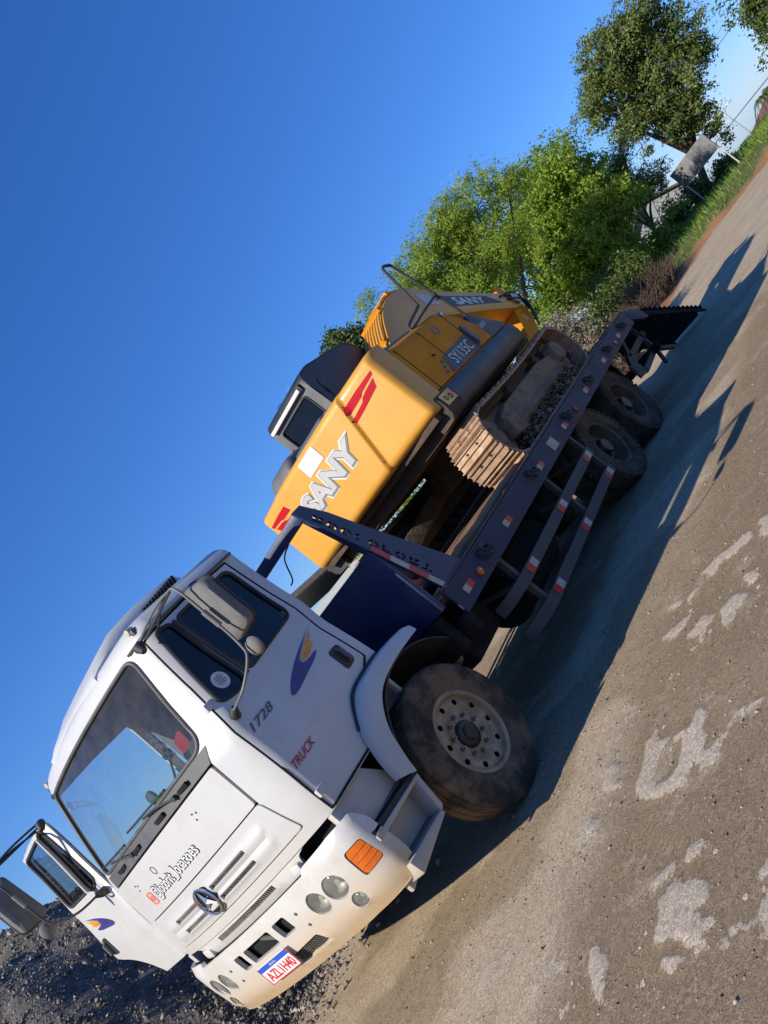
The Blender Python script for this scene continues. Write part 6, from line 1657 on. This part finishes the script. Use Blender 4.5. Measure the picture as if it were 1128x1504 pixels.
def away(bl, k):
    return [(CAM.x + (x - CAM.x) * k, CAM.y + (y - CAM.y) * k, CAM.z + (z - CAM.z) * k, q * k) for x, y, z, q in bl]
tree('feathery_tree', 'fresh green feathery tree rising behind the excavator boom', 'tree', (22.5, 5.4, 0.2), away([(x, y, z, q * (1.18 if x < 17.8 else 0.6)) for x, y, z, q in BL_A] + [(15.5, 3.4, 4.3, 0.7), (16.0, 3.0, 2.6, 0.9), (15.2, 3.8, 3.2, 0.8)], 1.3), 2900, 30, 0.11, 0.11, 0.034, 'leaf_fresh', 0.11, 'trees beyond the yard', 11, droop=0.6, nb=120, fork=0.4, trunks=2)
tree('leafy_tree', 'bright green broad-leaved tree between the feathery tree and the signboard', 'tree', (30.3, 5.2, 0.2), away([(x, y, z, q * 1.08) for x, y, z, q in BL_B], 1.28), 2900, 26, 0.15, 0.145, 0.08, 'leaf_bright', 0.14, 'trees beyond the yard', 12, nb=140, fork=0.3, trunks=2)
tree('dark_tree', 'dark drooping tree in shade in front of the grey-roofed house', 'tree', (33.6, 3.6, 0.3), away(BL_C, 1.14), 620, 28, 0.13, 0.12, 0.05, 'leaf_dark', 0.13, 'trees beyond the yard', 13, droop=0.8, nb=50, fork=0.35)
tree('tall_tree', 'tall dark green tree with a leaning trunk behind the signboard', 'tree', (39.6, 2.4, -0.3), BL_T, 1750, 28, 0.15, 0.15, 0.08, 'leaf_dark', 0.19, 'trees beyond the yard', 14, nb=160, fork=0.42, lean=(0.2, -0.2), shell=(0.3, 1.1))
tree('small_tree', 'small dark tree top showing behind the operator cab of the excavator', 'tree', (14.0, 4.4, 0.1), BL_S, 120, 26, 0.10, 0.11, 0.06, 'leaf_mid', 0.08, 'trees beyond the yard', 15, nb=30, fork=0.6)
tree('overhanging_tree', 'leafy tree reaching in over the far verge beside the power cables', 'tree', (34.9, -5.4, 0.0), BL_UR + [(34.8, -6.2, 4.2, 1.3), (35.3, -6.6, 3.2, 1.3)], 520, 28, 0.2, 0.16, 0.09, 'leaf_mid', 0.16, 'trees beyond the yard', 16, nb=50, fork=0.3)
# shrubs
tree('twiggy_shrub', 'pale dry twiggy shrub at the edge of the yard behind the truck tail', 'shrub', (14.6, 1.6, 0.05), [(x, y + 0.75, z, q) for x, y, z, q in BL_L] + [(14.4, 1.5, 0.6, 0.5), (15.2, 1.3, 0.5, 0.5)], 260, 18, 0.13, 0.09, 0.03, 'leaf_dry', 0.035, 'shrubs along the yard', 21, nb=220, fork=0.2, tmat='twig', trunks=3)
tree('green_shrub', 'low green shrub growing over the pale twiggy shrub', 'shrub', (15.6, 2.0, 0.1), [(14.9, 1.6, 1.75, 0.45), (15.4, 1.9, 1.3, 0.6), (15.9, 1.9, 0.8, 0.6), (14.5, 1.9, 1.2, 0.5)], 190, 26, 0.13, 0.10, 0.05, 'leaf_fresh', 0.04, 'shrubs along the yard', 22, nb=40, fork=0.2, trunks=2)
tree('verge_shrub', 'green shrub glimpsed under the excavator counterweight', 'shrub', (11.5, 4.7, 0.0), BL_N + [(11.3, 4.8, 1.3, 0.7), (11.9, 4.0, 1.2, 0.7), (10.7, 5.6, 1.3, 0.7), (11.4, 4.7, 0.6, 0.7)], 330, 30, 0.14, 0.10, 0.045, 'leaf_fresh', 0.05, 'shrubs along the yard', 23, nb=60, fork=0.2, trunks=3)
tree('undergrowth_shrub', 'dark undergrowth shrub at the foot of the leafy tree', 'shrub', (25.4, 3.3, 0.2), [(24.6, 3.0, 0.9, 0.9), (25.6, 3.2, 0.8, 0.9), (26.6, 3.4, 0.9, 1.0), (23.6, 3.3, 0.9, 0.8), (27.6, 3.6, 0.8, 0.9), (22.6, 3.6, 0.9, 0.8), (21.6, 3.9, 0.9, 0.8), (20.4, 4.2, 0.9, 0.8)], 700, 26, 0.15, 0.12, 0.06, 'leaf_mid', 0.05, 'shrubs along the yard', 24, nb=40, fork=0.1, trunks=3)
tree('hedge', 'low dark hedge running behind the signboard legs', 'hedge', (36.5, 2.6, 0.1), [(35.6 + 0.75 * k, 3.9 - 1.0 * k, 0.6, 0.7) for k in range(4)], 500, 26, 0.16, 0.14, 0.07, 'leaf_dark', 0.05, None, 25, nb=20, fork=0.1, trunks=2)
def brushpile(name, label, c, rx, ry, h, n, seed):
    r = random.Random(seed); root = thing(name, c, label, 'brush', None); mb = MB(); mb2 = MB()
    for k in range(n):
        a = r.random() * 2 * pi; q = sqrt(r.random()); p = Vector((c[0] + rx * q * cos(a), c[1] + ry * q * sin(a), c[2] - 0.05)); hh = h * (1 - 0.6 * q) * r.uniform(0.5, 1.15)
        e = p + Vector((r.gauss(0, 0.35), r.gauss(0, 0.35), hh)); m = p.lerp(e, 0.5) + Vector((r.gauss(0, .12), r.gauss(0, .12), 0.08))
        (mb if k % 3 else mb2).tube([p, m, e], [0.014, 0.009, 0.004], 4, cap=False)
    tag(mb.obj('twigs', 'twig', root, smooth=0), kind='stuff'); tag(mb2.obj('pale_twigs', 'leaf_dry_wood', root, smooth=0), kind='stuff')
    return root
pbr('leaf_dry_wood', (0.13, 0.065, 0.04), (0.07, 0.04, 0.028), rough=0.95, scale=8)
brushpile('dead_brush', 'heap of dead reddish brown brush under the leafy tree', (21.9, 2.0, 0.15), 1.7, 0.9, 1.15, 900, 3)
brushpile('dead_brush', 'small tangle of dead twigs beside the pale twiggy shrub', (17.3, 1.7, 0.1), 1.3, 0.6, 0.8, 220, 4)

# grass on the verge
ng = 46000
g1 = nrng.uniform(11, 46, ng); g2 = nrng.uniform(-8, 9, ng)
e_ = edge_dist(g1, g2) + 0.9 * fbm(g1 * 0.8, g2 * 0.8, 5, 3)
keep = (e_ > 0.55) & (nrng.random(ng) < np.clip(0.35 + 2.4 * fbm(g1 * 0.7, g2 * 0.7, 4, 6) + 0.25, 0.1, 1))
g1, g2 = g1[keep], g2[keep]; n_ = len(g1)
bz = ground_h(g1, g2); hgt = nrng.uniform(0.07, 0.26, n_) * (0.7 + 0.8 * vnoise(g1 * .5, g2 * .5, 4)); ang = nrng.uniform(0, 2 * pi, n_)
wx, wy = 0.016 * np.cos(ang), 0.016 * np.sin(ang); lx, ly = nrng.normal(0, 0.07, n_), nrng.normal(0, 0.07, n_)
V = np.stack([np.stack([g1 - wx, g2 - wy, bz - 0.02], -1), np.stack([g1 + wx, g2 + wy, bz - 0.02], -1), np.stack([g1 + lx, g2 + ly, bz + hgt], -1)], 1).reshape(-1, 3)
tag(np_mesh('verge_grass', V, np.arange(3 * n_).reshape(n_, 3), 'grass_blade', smooth=False, attrs={'tone': np.repeat(nrng.random(n_), 3)}), 'bright green grass covering the verge around the signboard', 'grass', None, 'stuff')

# ================================================================== SIGNBOARD, HOUSES, POLES
pbr('sign_grey', (0.24, 0.24, 0.235), (0.20, 0.20, 0.195), rough=0.6, scale=5)
pbr('wall_plaster', (0.42, 0.44, 0.45), (0.34, 0.35, 0.36), rough=0.9, scale=3)
pbr('wall_white', (0.78, 0.77, 0.74), (0.70, 0.69, 0.66), rough=0.9, scale=3)
pbr('roof_grey', (0.16, 0.15, 0.145), (0.11, 0.10, 0.10), rough=0.9, scale=6)
pbr('roof_tile', (0.26, 0.10, 0.06), (0.17, 0.07, 0.05), rough=0.9, scale=8)
pbr('window_dark', (0.02, 0.022, 0.025), rough=0.2)
sa, sb_ = Vector((31.35, -0.75, 0)), Vector((33.35, 1.25, 0))
sd = (sb_ - sa).normalized(); g0 = float(ground_h(32.3, 0.2))
sign = thing('signboard', (32.35, 0.25, g0), 'blank grey two-panel signboard on two thin legs in the grass', 'sign')
mid = (sa + sb_) / 2
for (a, b) in ((sa, mid - sd * 0.01), (mid + sd * 0.01, sb_)):
    MB().beam((a.x, a.y, 1.68), (b.x, b.y, 1.68), 0.03, 0.74).obj('sign_panel', 'sign_grey', sign, bevel=0.004)
MB().beam((sa.x, sa.y, 1.300), (sb_.x, sb_.y, 1.300), 0.05, 0.02).obj('sign_edge', 'pale_metal', sign)
for p in (sa + sd * 0.06, sb_ - sd * 0.06):
    gz_ = float(ground_h(p.x, p.y)); MB().beam((p.x + 0.05, p.y - 0.03, gz_ - 0.1), (p.x + 0.05, p.y - 0.03, 2.04), 0.04, 0.04, up=(1, 0, 0)).obj('sign_leg', 'pale_metal', sign)

def house(name, label, c, w, d, h, rh, rot, wall, roofm, windows=2, group=None):
    z0 = float(ground_h(c[0], c[1])) - 0.1
    if len(c) > 2: z0 = c[2]
    R = Matrix.Translation((c[0], c[1], z0)) @ Matrix.Rotation(rot, 4, 'Z')
    root = thing(name, (c[0], c[1], z0), label, 'house', group)
    MB().prism([(-d / 2, -0.5), (-d / 2, h), (0, h + rh * 0.92), (d / 2, h), (d / 2, -0.5)], 'x', -w / 2, w / 2).obj('wall', wall, root, T=R)
    for s in (-1, 1):
        sl = rh / (d / 2)
        rf = MB().prism([(0, h + rh + 0.02), (s * (d / 2 + 0.4), h - 0.4 * sl + 0.02), (s * (d / 2 + 0.4), h - 0.4 * sl + 0.12), (0, h + rh + 0.12)], 'x', -w / 2 - 0.35, w / 2 + 0.35).obj('roof', roofm, root, T=R)
        for k in range(windows):
            x = -w / 2 + w * (k + 0.7) / (windows + 0.4)
            f = MB().rng((x - 0.5, s * (d / 2 + 0.005), 0.9), (x + 0.5, s * (d / 2 + 0.05), 2.0)).obj('window', 'wall_white', root, T=R)
            MB().rng((x - 0.42, s * (d / 2 + 0.03), 0.98), (x + 0.42, s * (d / 2 + 0.06), 1.92)).obj('pane', 'window_dark', f, T=R)
    MB().rng((w / 2 + 0.005, -0.45, 0), (w / 2 + 0.05, 0.45, 2.05)).obj('door', 'roof_tile', root, T=R)
    return root
house('grey_roofed_house', 'low grey house with grey roof half hidden behind the dark tree', (46.6, 7.0, -0.9), 6.5, 4.5, 2.35, 1.05, radians(35), 'wall_plaster', 'roof_grey', 2, 'houses down the road')
house('white_house', 'far white house with reddish tiled roof beyond the palms', (95, 0.6, -4.9), 11, 8, 3.3, 1.5, radians(20), 'wall_white', 'roof_tile', 3, 'houses down the road')
house('white_house', 'far white house with grey roof beside the street lamp', (108, -7.5, -5.2), 9, 7, 3.0, 1.3, radians(-15), 'wall_white', 'roof_grey', 3, 'houses down the road')
# shed seen between the cab and the bulkhead: white block wall under a timber eave
shed = thing('white_shed', (24, 20.5, 0), 'long white ribbed shed with timber eave seen between cab and rack', 'shed')
SR = Matrix.Translation((23.6, 17.5, 0)) @ Matrix.Rotation(radians(47), 4, 'Z')
MB().rng((-7, 0, 0), (7, 4, 2.42)).obj('wall', 'wall_white', shed, T=SR)
MB().prism([(-0.6, 2.55), (-0.6, 2.72), (4.6, 3.6), (4.6, 3.43)], 'x', -7.4, 7.4).obj('roof', 'roof_grey', shed, T=SR)
MB().rng((-7.4, -0.66, 2.44), (7.4, -0.605, 2.74)).obj('eave_board', 'cream_eave', shed, T=SR) if 'cream_eave' in MATS else MB().rng((-7.4, -0.66, 2.44), (7.4, -0.605, 2.74)).obj('eave_board', 'bark', shed, T=SR)
for k in range(56):
    x = -6.9 + k * 0.25
    MB().rng((x - 0.05, -0.05, 0.02), (x + 0.05, -0.001, 2.40)).obj('wall_rib', 'wall_white', shed, T=SR)

# poles, lamps, cables
pbr('pole_concrete', (0.42, 0.40, 0.37), (0.34, 0.32, 0.30), rough=0.9, scale=4)
def lamp_post(x, y, h, arm, label, z0):
    root = thing('street_lamp', (x, y, z0), label, 'street lamp', 'street lamps down the road')
    MB().tube([(x, y, z0 - 0.2), (x, y, z0 + h)], [0.08, 0.045], 8).obj('pole', 'pole_concrete', root)
    MB().tube(spline([(x, y, z0 + h - 0.1), (x + arm * 0.4, y - arm * 0.3, z0 + h + 0.25), (x + arm, y - arm * 0.8, z0 + h + 0.35)], 5), 0.035, 6).obj('arm', 'pole_concrete', root)
    MB().box((x + arm * 1.15, y - arm * 0.95, z0 + h + 0.36), (0.55, 0.3, 0.13), Matrix.Rotation(-0.7, 3, 'Z')).obj('lamp_head', 'wall_white', root, bevel=0.03)
lamp_post(76.0, 3.0, 4.3, 0.7, 'slender street lamp standing beside the palms', float(ground_h(76, 3)))
lamp_post(88.0, -2.2, 6.6, 0.8, 'taller street lamp standing before the far grey-roofed house', float(ground_h(88, -2.2)))
def cable(a, b, sag, label, r=0.016):
    a, b = Vector(a), Vector(b)
    pts = [a.lerp(b, k / 24) + Vector((0, 0, -sag * 4 * (k / 24) * (1 - k / 24))) for k in range(25)]
    tag(MB().tube(pts, r, 5).obj('power_cable', 'hose', None), label, 'cable', 'power cables across the road')
zc = float(ground_h(78, 5))
cable((74, 12, 1.5), (60, -22, 1.4), 0.25, 'lowest dark power cable passing in front of the street lamp', 0.03)
cable((52, 14, 5.0), (52, -16, 4.6), 0.35, 'upper dark power cable passing the tall tree', 0.016)
cable((53, 14, 5.4), (53, -16, 5.1), 0.35, 'uppermost thin power cable passing the tall tree', 0.010)
# palms
def palm(x, y, h, label, seed):
    z0 = float(ground_h(x, y)); root = thing('palm_tree', (x, y, z0), label, 'palm', 'palms down the road'); r = random.Random(seed)
    MB().tube([(x, y, z0 - 0.2), (x + 0.1, y, z0 + h * 0.5), (x, y, z0 + h)], [0.16, 0.12, 0.10], 8).obj('trunk', 'bark', root)
    V, F = [], []
    for k in range(22):
        a = r.random() * 2 * pi; L = r.uniform(1.2, 1.9); up = r.uniform(0.1, 1.0); d = Vector((cos(a), sin(a), 0)); sdv = Vector((-sin(a), cos(a), 0))
        spine = [Vector((x, y, z0 + h)) + d * L * t + Vector((0, 0, up * L * t - 1.15 * L * t * t)) for t in [j / 9 for j in range(10)]]
        for j in range(1, 10):
            for s in (-1, 1):
                p = spine[j]; q = p + sdv * s * 0.42 * (1 - j / 12) + d * 0.22 - Vector((0, 0, 0.16)); b = len(V)
                V += [tuple(spine[j - 1]), tuple(p), tuple(q)]; F.append((b, b + 1, b + 2))
    me = np_mesh('crown', np.array(V), np.array(F), 'leaf_mid', smooth=False, attrs={'tone': nrng.random(len(V))}, parent=root)
palm(70, 3.6, 1.4, 'short bushy palm at the end of the verge', 1)
palm(73, 5.6, 1.7, 'palm growing beside the short bushy palm', 2)
palm(84, 1.2, 3.2, 'taller palm growing near the far white house', 3)
